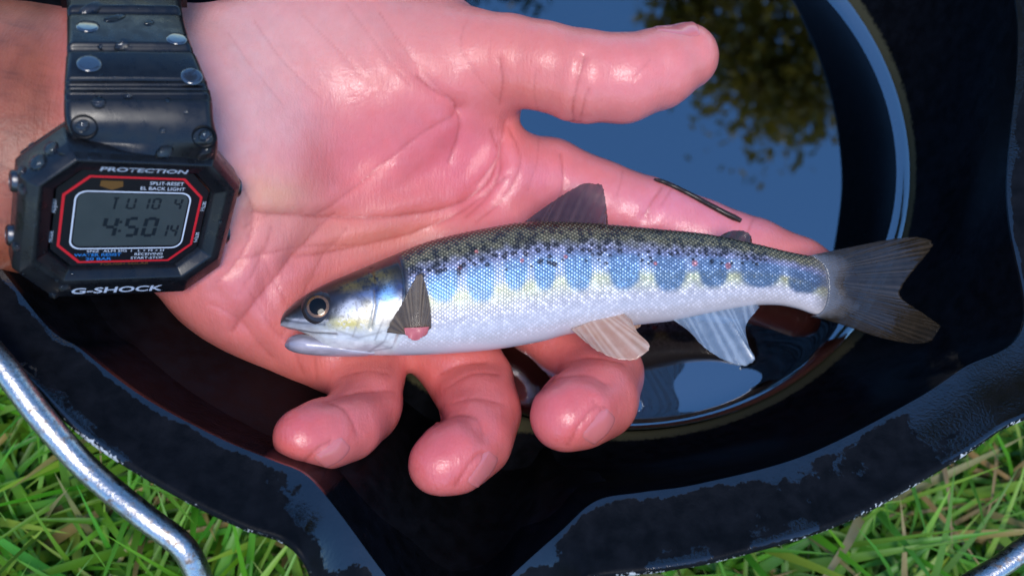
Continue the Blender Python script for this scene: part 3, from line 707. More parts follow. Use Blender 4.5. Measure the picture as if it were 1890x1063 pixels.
# lower jaw
jt = catmull([(526, 634), (533, 623), (548, 617), (566, 617), (600, 622), (650, 636), (690, 648)], 8); jb = catmull([(526, 640), (533, 646), (550, 652), (580, 656), (620, 658), (665, 658), (690, 655)], 8)
jP = []
for (a, b_) in zip(jt, jb):
    p, q = unf(a[0], a[1]), unf(b_[0], b_[1]); c = (p+q)/2; h2 = np.linalg.norm(p-q)/2; d_ = (p-q)/max(2*h2, 1e-9)
    th2 = np.interp(a[0], [526, 535, 560, 620, 690], [.0008, .0026, .0040, .0048, .0040]); aa = np.linspace(0, 2*np.pi, 40, endpoint=False)
    jP.append(c+d_*(h2*np.cos(aa))[:, None]+FN*(th2*np.sin(aa))[:, None])
jP = np.vstack(jP); jo = big_mesh('lower_jaw', jP, grid_faces(len(jt), 40, wrapv=True)[:, ::-1], M_FISH)
jx, jy = proj(jP); jc = np.tile(srgb(176, 166, 170), (len(jP), 1)); w_ = smooth(560, 526, jx)[:, None]*.6; jc = jc*(1-w_)+srgb(104, 104, 128)*w_
jc = jc*(.7+.6*fbm(jx/16, jy/4, 4))[:, None]; w_ = np.exp(-(pdist(jx, jy, [(528, 630), (560, 622), (600, 628)])/3)**2)[:, None]*.5; jc = jc*(1-w_)+srgb(96, 84, 90)*w_; attr(jo, 'tint', jc); attr(jo, 'silver', np.full(len(jP), .1)); put_under(jo, root_f)
# eye
fbv = BVHTree.FromPolygons(V.reshape(-1, 3)[:, :].tolist(), grid_faces(NXF, NPH, wrapv=True).tolist())
def on_fish(px, py):
    d = Vector(ray(float(px), float(py))).normalized(); h, n_, _, _ = fbv.ray_cast(Vector(CAM), d)
    return (np.array(h), np.array(n_)) if h is not None else (unf(px, py), FN)
ep, en = on_fish(588., 567.); en = en if en@FN > 0 else -en; vd = (CAM-ep)/np.linalg.norm(CAM-ep); en = en*.6+vd*.4; en /= np.linalg.norm(en)
e1_ = np.cross([0, 1, 0], en); e1_ /= np.linalg.norm(e1_); e2_ = np.cross(en, e1_)
def dome(r0, r1, hgt, lift, nr=10, na=40):
    vv = []
    for i in range(nr):
        r = r0+(r1-r0)*i/(nr-1); a = np.linspace(0, 2*np.pi, na, endpoint=False)
        zz = hgt*math.sqrt(max(0, 1-(r/(ER*1.25))**2))+lift
        vv.append(ep+e1_*(r*np.cos(a))[:, None]+e2_*(r*np.sin(a))[:, None]+en*zz)
    return np.vstack(vv), grid_faces(nr, na, wrapv=True)
ER = 27*mmpx(ep)
M_EYE, t_, b_ = mat('eye_socket', (.025, .020, .020), .2, spec=.3, coat=.3, coat_r=.05); M_PUP, _, _ = mat('pupil', (.003, .003, .003), .06, spec=.3)
M_IRIS, t_, b_ = mat('iris', tuple(srgb(176, 104, 48)), .25, .3, coat=1.0, coat_r=.02); n_ = noise(t_, 2500, 3); link(t_, mixc(t_, n_, (.02, .01, .006), (.30, .13, .04)), b_.inputs['Base Color'])
vv, ff = dome(0.0, ER*1.18, .0022, -.0009); eo = big_mesh('eye', vv, ff, M_EYE); put_under(eo, root_f)
for nm, r0, r1, lf, mt in (('iris', .50, .76, -.00082, M_IRIS), ('pupil', 0., .58, -.00075, M_PUP)):
    vv, ff = dome(ER*r0, ER*r1, .0022, lf); o = big_mesh(nm, vv, ff, mt); o.parent = eo
# fins: fans of rays between a base line and a margin line, both read off the photograph on the fish's mid plane
def fin_material(name, c0, c1, alpha, rough=.12, root=.0):
    m, t, b = mat(name, c0, rough, spec=.5, coat=.6, coat_r=.03)
    ra = attrn(t, 'ray'); v_ = attrn(t, 'along'); n1 = noise(t, 500, 4)
    f = mathn(t, 'ADD', mathn(t, 'MULTIPLY', ra, .6), mathn(t, 'MULTIPLY', n1, .5))
    cl_ = mixc(t, ramp(t, f, .15, 1.0), c0, c1); link(t, mixc(t, mathn(t, 'MULTIPLY', ramp(t, mathn(t, 'ADD', v_, mathn(t, 'MULTIPLY', n1, .25)), .42, .16), root), cl_, (.16, .155, .16)), b.inputs['Base Color'])
    link(t, mixf(t, ramp(t, f, .25, .8), alpha*.85, min(1, alpha*1.15)), b.inputs['Alpha'])
    bump(t, mathn(t, 'ADD', ra, mathn(t, 'MULTIPLY', n1, .8)), .28, .0004, b); return m
def fin(name, base, edge, rays, material, off0=0.0, off1=0.0, curl=0.0, nv=26, th0=.00028):
    nu = rays*6+1; s = np.linspace(0, 1, nu)
    def res(pl):
        c = catmull(pl, 12) if len(pl) > 2 else np.array(pl, float); L = np.r_[0, np.cumsum(np.linalg.norm(np.diff(c, axis=0), axis=1))]; L /= L[-1]
        return np.c_[np.interp(s, L, c[:, 0]), np.interp(s, L, c[:, 1])]
    B, E_ = res(base), res(edge); E_ = E_+(RNG.random((nu, 1))-.5)*3*(E_-B)/np.maximum(np.linalg.norm(E_-B, axis=1), 1)[:, None]*np.array(1.0)
    t = np.linspace(0, 1, nv); rj = np.interp(np.linspace(0, 1, nu), np.linspace(0, 1, rays+1), np.linspace(0, 1, rays+1)+(RNG.random(rays+1)-.5)*.9/rays); ray_ = (.5+.5*np.cos(rj*rays*2*np.pi))*np.interp(s, np.linspace(0, 1, rays+1), RNG.uniform(.25, 1.0, rays+1))
    p = B[:, None]*(1-t)[None, :, None]+E_[:, None]*t[None, :, None]
    off = off0+.0006*np.sin(s*9+2)[:, None]*t[None]+(off1-off0)*t[None]+curl*np.sin(np.pi*s)[:, None]*t[None]**2+.00010*(ray_[:, None]-.5)*t[None]
    P = unf(p[..., 0], p[..., 1], off)
    th = (.0001+(th0-.0001)*np.exp(-(t/.22)**2)[None]+.0001*(1-t)[None]+0*off)[..., None]
    top, bot = P+FN*th, P-FN*th; n_ = nu*nv; f = grid_faces(nu, nv)
    rim = list(range(nv))+[i*nv+nv-1 for i in range(1, nu)]+[(nu-1)*nv+j for j in range(nv-2, -1, -1)]+[i*nv for i in range(nu-2, 0, -1)]
    rim = np.array(rim); rq = np.stack([rim, np.roll(rim, -1), np.roll(rim, -1)+n_, rim+n_], 1)
    o = big_mesh(name, np.vstack([top.reshape(-1, 3), bot.reshape(-1, 3)]), np.vstack([f, f[:, ::-1]+n_, rq]), material)
    rr_ = np.repeat(ray_[:, None], nv, 1).ravel(); al = np.repeat(t[None], nu, 0).ravel()
    attr(o, 'ray', np.r_[rr_, rr_]); attr(o, 'along', np.r_[al, al]); put_under(o, root_f); return o
M_FD = fin_material('dark_fin', (.016, .013, .009), (.060, .044, .030), .84, .09, .85); M_FR = fin_material('reddish_fin', (.04, .018, .016), (.13, .055, .045), .72, .10)
M_FP = fin_material('pale_fin', tuple(srgb(200, 150, 120)), tuple(srgb(226, 196, 172)), .62, .2); M_FA = fin_material('clear_fin', tuple(srgb(120, 140, 160)), tuple(srgb(196, 206, 214)), .5, .1)
M_FB = fin_material('brown_fin', tuple(srgb(78, 62, 50)), tuple(srgb(120, 98, 74)), .85, .5); M_FB.node_tree.nodes['Principled BSDF'].inputs['Coat Weight'].default_value = .1
fin('tail_fin', [(1492, 472), (1514, 490), (1522, 515), (1522, 545), (1516, 570), (1502, 584)],
    [(1560, 458), (1651, 441), (1700, 440), (1716, 452), (1700, 476), (1672, 508), (1655, 532), (1652, 546), (1664, 560), (1700, 584), (1733, 611), (1716, 627), (1680, 634), (1620, 622), (1560, 600)], 44, M_FD, 0.0, 0.0, .002, 46, .0015)
fin('dorsal_fin', [(962, 414), (1040, 416), (1126, 422)], [(985, 397), (1030, 366), (1072, 341), (1096, 339), (1112, 343), (1120, 375), (1127, 416)], 11, M_FR, 0.0, -.001, 0)
fin('adipose_fin', [(1322, 440), (1392, 458)], [(1336, 431), (1352, 426), (1370, 426), (1384, 436), (1391, 454)], 4, M_FD, 0.0, 0.0, 0)
fin('anal_fin', [(1236, 588), (1310, 572), (1392, 560)], [(1258, 610), (1288, 640), (1325, 663), (1358, 674), (1378, 662), (1366, 636), (1364, 600), (1390, 568)], 11, M_FA, .001, .004, 0)
fin('pelvic_fin', [(1044, 608), (1090, 590), (1138, 578)], [(1056, 628), (1082, 647), (1124, 662), (1152, 658), (1169, 637), (1150, 612), (1142, 590)], 9, M_FP, .005, .010, .001)
fin('pelvic_fin', [(1140, 590), (1196, 590)], [(1155, 604), (1172, 611), (1192, 603)], 5, M_FP, -.003, -.004, 0)
fin('pectoral_fin', [(742, 618), (762, 622), (782, 612)], [(708, 614), (712, 604), (738, 560), (765, 511), (778, 536), (787, 580), (788, 606)], 12, M_FB, .0088, .0105, .0006)
po = fin('pectoral_base', [(740, 606), (784, 604)], [(742, 617), (758, 628), (782, 616)], 3, mat('red_fin_base', tuple(srgb(190, 96, 96)), .45, coat=.15)[0], .0098, .0094, .0006, 10)

# ------ WATCH ================================================
WP = V2W@np.array([-78.01, 13.43, -174.97])/1000+CAM           # centre of the dial
WRm = V2W@np.array([[.792, .378, .479], [.043, .748, -.662], [-.609, .545, .577]])
_u, _s, _vt = np.linalg.svd(WRm); WRm = _u@_vt
def wl(x, y, z=0.0):                       # dial millimetres -> world
    return WP+(np.stack(np.broadcast_arrays(np.asarray(x, float), np.asarray(y, float), np.asarray(z, float)), -1)/1000)@WRm.T
root_w = empty('wristwatch', tuple(wl(0, 0, -9)))
tag(root_w, 'wet black resin digital wristwatch with a red octagonal line round its screen', 'wristwatch')
def resin(name, c, r0, r1):
    m, t, b = mat(name, c, r0, spec=.5); n = noise(t, 350, 4)
    link(t, mixf(t, ramp(t, n, .35, .65), r0, r1), b.inputs['Roughness']); bump(t, noise(t, 4000, 2), .08, .0002, b); return m
M_RES = resin('black_resin', (.0055, .006, .0075), .22, .40); M_RES2 = resin('dark_resin', (.003, .003, .004), .2, .35)
M_RED, _, _ = mat('red_print', tuple(srgb(190, 30, 40)), .35); M_WHT, _, _ = mat('pale_print', tuple(srgb(196, 200, 208)), .4); M_BLU, _, _ = mat('blue_print', tuple(srgb(40, 110, 170)), .4)
M_GLD, _, _ = mat('gold_print', tuple(srgb(96, 66, 28)), .4); M_LCD, t_, b_ = mat('lcd', (.03, .04, .04), .35); n_ = noise(t_, 180, 3); link(t_, mixc(t_, n_, (.026, .036, .037), (.046, .056, .056)), b_.inputs['Base Color'])
M_DIG, _, _ = mat('lcd_digit', (.004, .008, .012), .4); M_DIAL, _, _ = mat('dial_black', (.006, .006, .008), .3)
M_MET, _, _ = mat('case_metal', (.10, .10, .105), .35, 1.0)
def octo(xl, xr, yt, yb, c1, c2, z):
    return [(xl+c1, yt, z), (xr-c1, yt, z), (xr, yt-c2, z), (xr, yb+c2, z), (xr-c1, yb, z), (xl+c1, yb, z), (xl, yb+c2, z), (xl, yt-c2, z)]
def loft(name, rings, material, parent=None, capa=False, capb=False, bevel=0, sub_=False):
    n = len(rings[0]); v = np.vstack([wl(*np.array(r).T) for r in rings]); f = grid_faces(len(rings), n, wrapv=True).tolist()
    if capa: f.append(list(range(n))[::-1])
    if capb: f.append(list(range((len(rings)-1)*n, len(rings)*n)))
    o = mesh_obj(name, v, f, material, smooth=bool(bevel))
    if bevel:
        b = o.modifiers.new('b', 'BEVEL'); b.width = bevel; b.segments = 3; b.limit_method = 'ANGLE'; b.angle_limit = .25
    if parent: o.parent = parent
    else: put_under(o, root_w)
    return o
bz = [octo(-14.6, 14.6, 12.6, -11.9, 4.2, 4.6, -1.0), octo(-15.0, 15.2, 12.8, -12.2, 4.3, 4.7, .3), octo(-17.2, 17.0, 15.6, -13.4, 5.4, 5.6, 2.0), octo(-18.0, 18.6, 16.2, -14.6, 5.8, 6.2, 2.05),
      octo(-19.6, 20.2, 17.0, -19.4, 6.8, 7.2, .4), octo(-20.6, 21.2, 17.4, -20.8, 7.4, 7.8, -1.8), octo(-20.6, 21.2, 17.4, -21.0, 7.4, 7.8, -7.0), octo(-19, 19.4, 16.6, -18.8, 7.0, 7.4, -10.0)]
loft('bezel', bz, M_RES, capb=True, bevel=.0007)
loft('dial', [octo(-14.4, 14.4, 12.4, -11.8, 4.2, 4.6, -1.2), octo(-14.4, 14.4, 12.4, -11.8, 4.2, 4.6, -.6)], M_DIAL, capb=True)
def strip(name, ringA, ringB, z, material):
    n = len(ringA); v = np.vstack([wl(*np.array([(a[0], a[1], z) for a in r]).T) for r in (ringA, ringB)])
    o = mesh_obj(name, v, grid_faces(2, n, wrapv=True).tolist(), material, smooth=False); put_under(o, root_w); return o
strip('red_line', octo(-13.3, 13.3, 11.02, -11.02, 4.3, 4.6, 0), octo(-12.8, 12.8, 10.55, -10.55, 4.15, 4.4, 0), -.52, M_RED)
def rrect(xl, xr, yt, yb, r, n=6):
    o = []
    for cx, cy, a0 in ((xr-r, yt-r, 0), (xl+r, yt-r, 90), (xl+r, yb+r, 180), (xr-r, yb+r, 270)):
        for k in range(n+1): a = math.radians(a0+90*k/n); o.append((cx+r*math.cos(a), cy+r*math.sin(a)))
    return o
strip('screen_frame', rrect(-11.1, 11.1, 7.4, -7.4, 2.2), rrect(-10.8, 10.8, 7.1, -7.1, 2.0), -.53, M_WHT)
r_ = rrect(-10.5, 10.5, 6.8, -6.6, 1.6); scr = mesh_obj('screen', wl(np.array(r_)[:, 0], np.array(r_)[:, 1], -.56), [list(range(len(r_)))], M_LCD, smooth=False); put_under(scr, root_w)
# seven-segment digits
SEG = {'0': 'abcdef', '1': 'bc', '4': 'bcfg', '5': 'acdfg', 'T': 'aijx', 'U': 'bcdef', '7': 'abc'}
def digit(ch, x, y, w, h, t, z=-.50, sl=.08):
    bars = {'a': (t, h-t/2, w-t, h-t/2), 'g': (t, h/2, w-t, h/2), 'd': (t, t/2, w-t, t/2), 'f': (t/2, h/2+t*.3, t/2, h-t*.5), 'b': (w-t/2, h/2+t*.3, w-t/2, h-t*.5), 'e': (t/2, t*.5, t/2, h/2-t*.3), 'c': (w-t/2, t*.5, w-t/2, h/2-t*.3), 'i': (w/2, h/2, w/2, h-t), 'j': (w/2, 0, w/2, h/2)}
    V, Fc = [], []
    for k in SEG[ch]:
        if k not in bars: continue
        x0, y0, x1, y1 = bars[k]; d = np.array([x1-x0, y1-y0]); d = d/np.linalg.norm(d); n = np.array([-d[1], d[0]])*t/2
        k0 = len(V)
        for q in (np.array([x0, y0])+n, np.array([x0, y0])-n, np.array([x1, y1])-n, np.array([x1, y1])+n): V.append((x+q[0]+sl*q[1], y+q[1], z))
        Fc.append([k0, k0+1, k0+2, k0+3])
    o = mesh_obj('digit', wl(*np.array(V).T), Fc, M_DIG, smooth=False); o.parent = scr; o.matrix_parent_inverse = Matrix.Translation(-Vector(root_w.location)) if False else Matrix.Identity(4); return o
for ch, x, y, w, h, t in (('4', -5.6, -4.2, 2.9, 5.2, .75), ('5', -1.4, -4.2, 2.9, 5.2, .75), ('0', 2.2, -4.2, 2.9, 5.2, .75), ('1', 5.8, -4.2, 1.7, 3.3, .45), ('4', 7.8, -4.2, 1.7, 3.3, .45),
                          ('T', -4.6, 3.0, 1.8, 2.9, .42), ('U', -1.6, 3.0, 1.8, 2.9, .42), ('1', 1.4, 3.0, 1.4, 2.9, .42), ('0', 3.3, 3.0, 1.7, 2.9, .42), ('4', 7.6, 3.0, 1.7, 2.9, .42)): digit(ch, x, y, w, h, t)
for yy in (-.6, -2.9):
    o = mesh_obj('digit', wl(np.array([-2.3, -1.75, -1.7, -2.25]), np.array([yy, yy, yy+.6, yy+.6]), -.5), [[0, 1, 2, 3]], M_DIG, smooth=False); o.parent = scr
def text(body, x, y, size, sx_, material, z=-.5, bold=0.0, slope=None, rot=0.0, align='CENTER', name='lettering'):
    cu = bpy.data.curves.new('txt', 'FONT'); cu.body = body; cu.size = size; cu.align_x = align; cu.offset = bold; cu.resolution_u = 3
    ob = bpy.data.objects.new('txt', cu); col.objects.link(ob); dg = bpy.context.evaluated_depsgraph_get()
    me = bpy.data.meshes.new_from_object(ob.evaluated_get(dg)); bpy.data.objects.remove(ob)
    co = np.zeros(len(me.vertices)*3); me.vertices.foreach_get('co', co); co = co.reshape(-1, 3)
    c, s = math.cos(rot), math.sin(rot); X, Y = co[:, 0]*sx_, co[:, 1]; X, Y = X*c-Y*s+x, X*s+Y*c+y
    Z = np.full(len(X), z)
    if slope: Z = slope(X, Y)
    me.vertices.foreach_set('co', wl(X, Y, Z).ravel()); me.materials.append(material)
    o = bpy.data.objects.new(name, me); col.objects.link(o); put_under(o, root_w); return o
text('PROTECTION', .4, 13.15, 2.2, 1.2, M_WHT, bold=.05, slope=lambda X, Y: .3+(Y-12.8)*(1.7/2.8)+.4)
text('G-SHOCK', -1.0, -18.2, 3.1, 1.32, M_WHT, bold=.07, slope=lambda X, Y: 2.05+(Y+14.6)*(1.65/4.8)+.16)
text('\u25c0 SPLIT-RESET' if False else 'SPLIT-RESET', 5.6, 9.2, 1.15, 1.1, M_WHT); text('EL BACK LIGHT', 5.0, 7.9, 1.15, 1.1, M_WHT)
text('SNZ  ALM SIG  I   L + M + H', 0.0, -8.2, .85, 1.5, M_WHT); text('RECEIVING', 4.6, -9.2, .95, 1.25, M_WHT); text('START-STOP', 4.4, -10.25, .95, 1.25, M_WHT)
text('WATER RESIST', -5.4, -9.25, 1.05, 1.3, M_BLU, bold=.02); text('20 BAR', -5.2, -10.35, 1.05, 1.5, M_BLU, bold=.02); text('TOUGH SOLAR', 0, -11.75, .95, 1.5, M_GLD, z=-.49)
text('ADJUST', -14.15, 3.6, 1.0, 1.0, M_WHT, rot=math.pi/2, z=-.49); text('MODE', -14.15, -4.0, 1.0, 1.0, M_WHT, rot=math.pi/2, z=-.49); text('SET(-)', 13.6, 4.0, 1.0, 1.0, M_WHT, rot=-math.pi/2, z=-.49); text('SET(+)', 13.6, -4.4, 1.0, 1.0, M_WHT, rot=-math.pi/2, z=-.49)
badge = mesh_obj('badge', wl(np.array([-6.8, -2.8, -2.6, -4.6, -6.9]), np.array([9.9, 9.9, 8.6, 7.7, 8.6]), -.5), [[0, 1, 2, 3, 4]][:1], M_GLD, smooth=False); put_under(badge, root_w)
for sx_ in (-1, 1):
    for yy in (6.5, -6.5):
        a = np.linspace(0, 2*np.pi, 20, endpoint=False); x0 = sx_*20.3
        v = np.vstack([wl(np.full(20, x0+sx_*dx+.3), yy+2.2*r*np.cos(a), -4.2+2.0*r*np.sin(a)) for dx, r in ((0, 1), (1.3, 1), (1.6, .85))])
        o = mesh_obj('button', v, grid_faces(3, 20, wrapv=True).tolist()+[list(range(40, 60))], M_MET); put_under(o, root_w)
# strap: swept over the wrist, ribbed
sp = [((wl(-15, 15.2, -1.6)), (wl(14.5, 15.2, -1.6)))]
for xl, xr, yy, z in ((126, 402, 262, .0795), (119, 394, 222, .0825), (118, 390, 180, .0835), (121, 372, 135, .0830), (124, 352, 88, .0805), (124, 340, 45, .0765), (124, 335, 5, .0710), (126, 335, -40, .063), (128, 336, -80, .051), (130, 340, -100, .036)):
    sp.append((unp(xl, yy, z+.003), unp(xr, yy, z-.003)))
L_ = catmull([a for a, b in sp], 24); R2 = catmull([b for a, b in sp], 24); nS = len(L_)
ctr = (L_+R2)/2; tan = np.gradient(ctr, axis=0); acr = R2-L_; nor = np.cross(acr, tan); nor /= np.linalg.norm(nor, axis=1)[:, None]
if (nor[60]@np.array([0, 0, 1.0])) < 0: nor = -nor
arc = np.r_[0, np.cumsum(np.linalg.norm(np.diff(ctr, axis=0), axis=1))]*1000
dl = np.linalg.norm(acr, axis=1)
hgt = np.full(nS, 2.4)
_, cyp = proj(ctr)
for a, b in ((178, 190), (163, 170), (103, 113), (36, 46), (-12, -2)):     # grooves between the ribs, by where they lie on the strap
    mk = smooth(a-4, a+1, cyp)*smooth(b+5, b, cyp); hgt -= mk*1.3
for a, b in ((113, 163), (46, 103), (-2, 36)): hgt += .5*np.clip((b-cyp)/(b-a), 0, 1)*(cyp > a)*(cyp < b)
prof = [(-.5, -2.0), (-.5, 0), (-.495, .55), (-.47, .92), (-.44, 1.0), (-.2, 1.0), (0, 1.03), (.2, 1.0), (.44, 1.0), (.47, .92), (.495, .55), (.5, 0), (.5, -2.0)]
sv = []
for u, k in prof: sv.append(ctr+acr*u+nor*((hgt*k if k > 0 else np.full(nS, k))/1000)[:, None])
sv = np.stack(sv, 1).reshape(-1, 3)
so = big_mesh('strap', sv, grid_faces(nS, len(prof), wrapv=True), M_RES); put_under(so, root_w)
def disc_on(px, py, rad, mt, name, conc=0.0):
    k = int(np.argmin(np.abs(cyp-py))); u = (px-proj(L_[k])[0])/(proj(R2[k])[0]-proj(L_[k])[0]); c = ctr[k]+acr[k]*(u-.5)+nor[k]*(hgt[k]*1.02/1000)
    ax = acr[k]/dl[k]; ay = np.cross(nor[k], ax); V = []
    for r, z in ((1.0, .0), (.95, .0002), (.75, .00025+conc*.3), (.4, .00028+conc), (.02, .0003+conc)):
        a = np.linspace(0, 2*np.pi, 24, endpoint=False); V.append(c+(ax*np.cos(a)[:, None]+ay*np.sin(a)[:, None])*rad*r+nor[k]*(z-.0001))
    o = mesh_obj(name, np.vstack(V), grid_faces(5, 24, wrapv=True).tolist(), mt); put_under(o, root_w)
M_WETD, _, _ = mat('wet_hole', (.02, .025, .035), .12, spec=1.0, coat=1.0, coat_r=.05)
M_HOLE, _, _ = mat('screw_well', (.002, .002, .0025), .35, spec=.15)
for px, py, r in ((163, 71, .0022), (326, 92, .0021), (165, 136, .0022), (353, 156, .0021)): disc_on(px, py, r, M_WETD, 'strap_hole')
for px, py in ((155, 230), (375, 246)): disc_on(px, py, .0024, M_HOLE, 'strap_screw', -.0012)
# keeper loop and lower strap end
k = int(np.argmin(np.abs(cyp-6))); kk = int(np.argmin(np.abs(cyp+38)))
kv = []
for i in np.linspace(min(k, kk), max(k, kk), 8).astype(int):
    for u, z in ((-.55, -1), (-.55, 3.2), (-.52, 4.6), (.52, 4.6), (.55, 3.2), (.55, -1)): kv.append(ctr[i]+acr[i]*u+nor[i]*z/1000)
put_under(mesh_obj('keeper_loop', kv, grid_faces(8, 6, wrapv=True).tolist()+[list(range(6)), list(range(42, 48))], M_RES2), root_w)
lowp = [(wl(-13.5, -17, -5), wl(13.5, -17, -5)), (wl(-13.5, -21, -9), wl(13, -21, -9)), (wl(-12.5, -23, -15), wl(12, -23, -15)), (wl(-11, -21, -24), wl(11, -21, -24)), (wl(-10, -14, -34), wl(10, -14, -34))]
LL, RR = catmull([a for a, b in lowp], 8), catmull([b for a, b in lowp], 8); cc_ = (LL+RR)/2; nn_ = np.cross(RR-LL, np.gradient(cc_, axis=0)); nn_ /= np.linalg.norm(nn_, axis=1)[:, None]
nn_ = nn_*np.sign((nn_@(WRm@np.array([0, -1., .3]))).sum()); lv = np.stack([LL-nn_*.001, LL+nn_*.0016, LL*.95+RR*.05+nn_*.0024, LL*.05+RR*.95+nn_*.0024, RR+nn_*.0016, RR-nn_*.001], 1).reshape(-1, 3)
put_under(mesh_obj('strap_end', lv, grid_faces(len(LL), 6, wrapv=True).tolist(), M_RES), root_w)
for o in scr.children: o.matrix_parent_inverse = Matrix.Identity(4)

# water beads on the resin
M_DROP, _, _ = mat('water_bead', (1, 1, 1), .02, ior=1.33); M_DROP.node_tree.nodes['Principled BSDF'].inputs['Transmission Weight'].default_value = 1.0
dg = bpy.context.evaluated_depsgraph_get(); bv = BVHTree.FromObject(next(o for o in root_w.children if o.name.startswith('bezel')), dg); bs = BVHTree.FromObject(so, dg)
wo_ = Vector(root_w.location); DV, DF = [], []; rg = random.Random(5)
def bead(px, py, r, st=1.0):
    d = Vector(ray(float(px), float(py))).normalized(); best = None
    for bb in (bv, bs):
        h, n_, _, dist = bb.ray_cast(Vector(CAM), d)
        if h is not None and (best is None or dist < best[2]): best = (h, n_, dist)
    if best is None: return
    h, n_, _ = best
    if n_.dot(d) > 0: n_ = -n_
    a_ = n_.orthogonal().normalized(); b2 = n_.cross(a_); k0 = len(DV)
    for rr3, zz in ((1, -.05), (.92, .25), (.65, .5), (.3, .62)):
        for q in range(12): an = 2*math.pi*q/12; DV.append(tuple(h+(a_*math.cos(an)*st+b2*math.sin(an))*r*rr3+n_*r*zz))
    DV.append(tuple(h+n_*r*.66))
    for i in range(3):
        for q in range(12): DF.append([k0+i*12+q, k0+i*12+(q+1) % 12, k0+(i+1)*12+(q+1) % 12, k0+(i+1)*12+q])
    for q in range(12): DF.append([k0+36+q, k0+36+(q+1) % 12, k0+48])
for px, py, r, st in ((152, 233, .0011, 1.3), (378, 251, .0011, 1.2), (182, 190, .0013, 1), (236, 178, .0008, 1), (304, 280, .0013, 1.6), (378, 285, .0014, 1.6), (225, 84, .001, 1.8), (275, 43, .0008, 1.5), (165, 20, .0013, 2.2), (212, 34, .001, 2.5), (70, 300, .0016, 1.2), (95, 275, .0016, 1), (60, 270, .001, 1), (40, 315, .001, 1), (42, 350, .0012, 1), (30, 455, .0012, 1), (120, 530, .0014, .6), (98, 545, .001, 1), (300, 241, .0006, 1), (310, 186, .0006, 1), (186, 88, .0006, 1)): bead(px, py, r, st)
for _ in range(50): bead(rg.uniform(20, 430), rg.uniform(10, 550), rg.uniform(.0002, .0005))
db = mesh_obj('water_beads', DV, DF, M_DROP); db['kind'] = 'stuff'; put_under(db, root_w)

# ------ EXTRAS ================================================ twig, sleeve, trees mirrored in the water
M_TWIG, t_, b_ = mat('wet_twig', (.03, .018, .012), .35, spec=.3, coat=.25); n_ = noise(t_, 900, 4); link(t_, mixc(t_, n_, (.008, .005, .005), (.04, .026, .018)), b_.inputs['Base Color']); bump(t_, n_, .5, .0004, b_)
tp = []
for px, py in catmull([(1206, 327), (1228, 334), (1262, 350), (1300, 370), (1338, 390), (1366, 403)], 8):
    d = Vector(ray(float(px), float(py)+7)).normalized(); h, nn2, _, _ = bvh.ray_cast(Vector(CAM), d)
    if h is None: h, nn2, _, _ = bvh.find_nearest(Vector(unp(px, py, .022)))
    tp.append(np.array(h)+np.array(nn2)*.0006)
tp = np.array(tp); tv, tf = tube(tp, np.interp(np.linspace(0, 1, len(tp)), [0, .1, .5, .9, 1], [.0003, .0006, .0007, .0009, .0006]), 10)
tag(mesh_obj('twig', tv, tf, M_TWIG), 'thin dark wet twig stuck along the outstretched index finger', 'twig')
# jacket sleeve beyond the bare forearm
M_SLV, t_, b_ = mat('dark_cloth', (.012, .014, .02), .85); bump(t_, noise(t_, 900, 4), .5, .001, b_)
sv_ = []; a = np.linspace(0, 2*np.pi, 48, endpoint=False); c0 = unp(-900, 170, .052); c0[0] = -.205
for i in range(30):
    t = i/29; c = c0+np.array([-.33*t, .02*t, .03*t]); rr_ = (.043+.012*t)*(1+.05*math.sin(t*31)+.04*np.sin(3*a+t*17)*min(t*6, 1))
    sv_.append(c+np.c_[0*a, rr_*np.cos(a), .82*rr_*np.sin(a)])
put_under(big_mesh('sleeve', np.vstack(sv_), grid_faces(30, 48, wrapv=True), M_SLV), root_p)
def leaf_material(name, c0, c1):
    m, t, b = mat(name, c0, .5); n = noise(t, 2.5, 3); link(t, mixc(t, ramp(t, n, .35, .65), c0, c1), b.inputs['Base Color'])
    tr = node(t, 'ShaderNodeBsdfTranslucent'); link(t, mixc(t, n, c0, c1), tr.inputs['Color'])
    mx = node(t, 'ShaderNodeMixShader', Fac=.4); link(t, b.outputs[0], mx.inputs[1]); link(t, tr.outputs[0], mx.inputs[2]); link(t, mx.outputs[0], t.nodes['Material Output'].inputs['Surface']); return m
M_LEAF = leaf_material('tree_leaves', (.13, .13, .016), (.34, .26, .04)); M_LEAFD = leaf_material('dark_leaves', (.02, .03, .008), (.05, .06, .014))
M_BARK, t_, b_ = mat('bark', (.05, .04, .03), .9); bump(t_, noise(t_, 30, 5), .8, .02, b_)
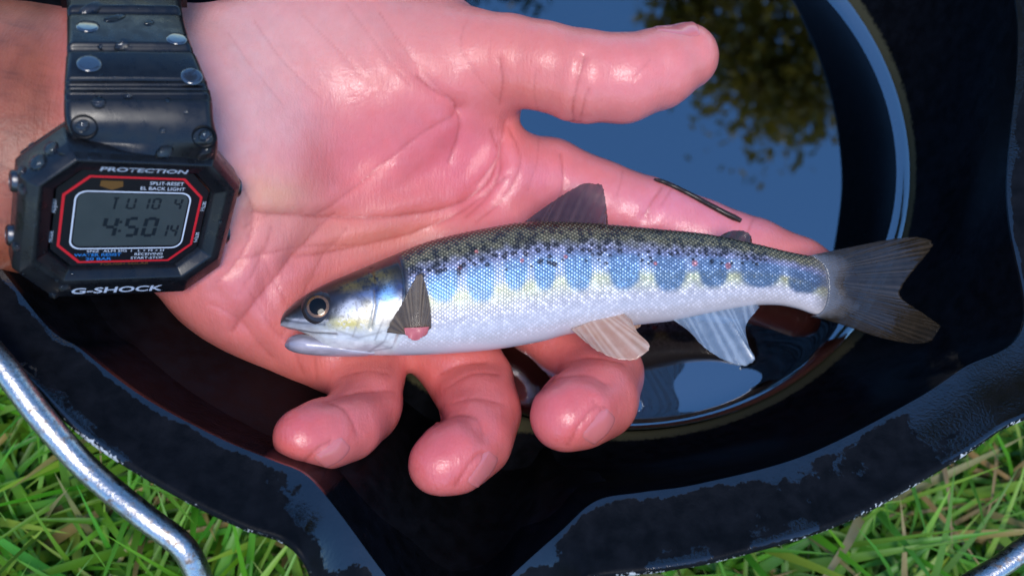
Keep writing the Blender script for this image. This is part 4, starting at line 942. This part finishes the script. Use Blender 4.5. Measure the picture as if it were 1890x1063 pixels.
def mirrored(px, py, dist):                # where a thing mirrored in the water at that pixel stands, at a given distance
    p = unp(px, py, 0.0); r = ray(px, py); r = r*[1, 1, -1]; r /= np.linalg.norm(r); return p+r*dist
def tree(label, c, R, nleaf, material, seed):
    rg = np.random.default_rng(seed); root = empty('tree', (c[0], c[1]-0, -.108)); tag(root, label, 'tree', 'trees standing behind the pail')
    gz_ = -.108; path = np.array([(c[0]+.2*math.sin(3*t), c[1]+.2*math.cos(2*t)-.2, gz_+t*(c[2]+.3*R-gz_)) for t in np.linspace(0, 1, 9)])
    tv, tf = tube(path, np.linspace(.16, .04, 9), 10); put_under(mesh_obj('trunk', tv, tf, M_BARK), root)
    cl = []
    for k in range(34):
        d = rg.normal(size=3); d /= np.linalg.norm(d); cl.append((c+d*R*rg.uniform(.25, 1.0)*[1, 1, 1.25], R*rg.uniform(.16, .34)))
    for q, r in cl[:14]:
        s = path[int(rg.integers(4, 8))]; bv, bf = tube(np.array([s, (s+q)/2+[0, 0, .15], q]), np.array([.04, .025, .008]), 6); put_under(mesh_obj('limb', bv, bf, M_BARK), root)
    V, Fc = [], []
    per = nleaf//len(cl)
    for q, r in cl:
        pos = q+rg.normal(size=(per, 3))*r*.55; sz = rg.uniform(.04, .08, per)
        u = rg.normal(size=(per, 3)); u /= np.linalg.norm(u, axis=1)[:, None]; w = np.cross(u, rg.normal(size=(per, 3))); w /= np.linalg.norm(w, axis=1)[:, None]
        k0 = len(V)*0; V.append(np.stack([pos-u*sz[:, None], pos-w*sz[:, None]*.55, pos+u*sz[:, None], pos+w*sz[:, None]*.55], 1).reshape(-1, 3))
    V = np.vstack(V); put_under(big_mesh('crown', V, np.arange(len(V)).reshape(-1, 4), material), root)
tree('olive green broadleaf tree whose crown tips are mirrored in the water', mirrored(1625, -60, 9.0), 2.3, 26000, M_LEAF, 5)
tree('dark tree mirrored in the water just above the thumb', mirrored(850, -190, 10.0), 1.3, 6000, M_LEAFD, 8)
tree('dark tree mirrored in the water behind the watch strap', mirrored(330, -150, 10.0), 1.3, 6000, M_LEAFD, 9)
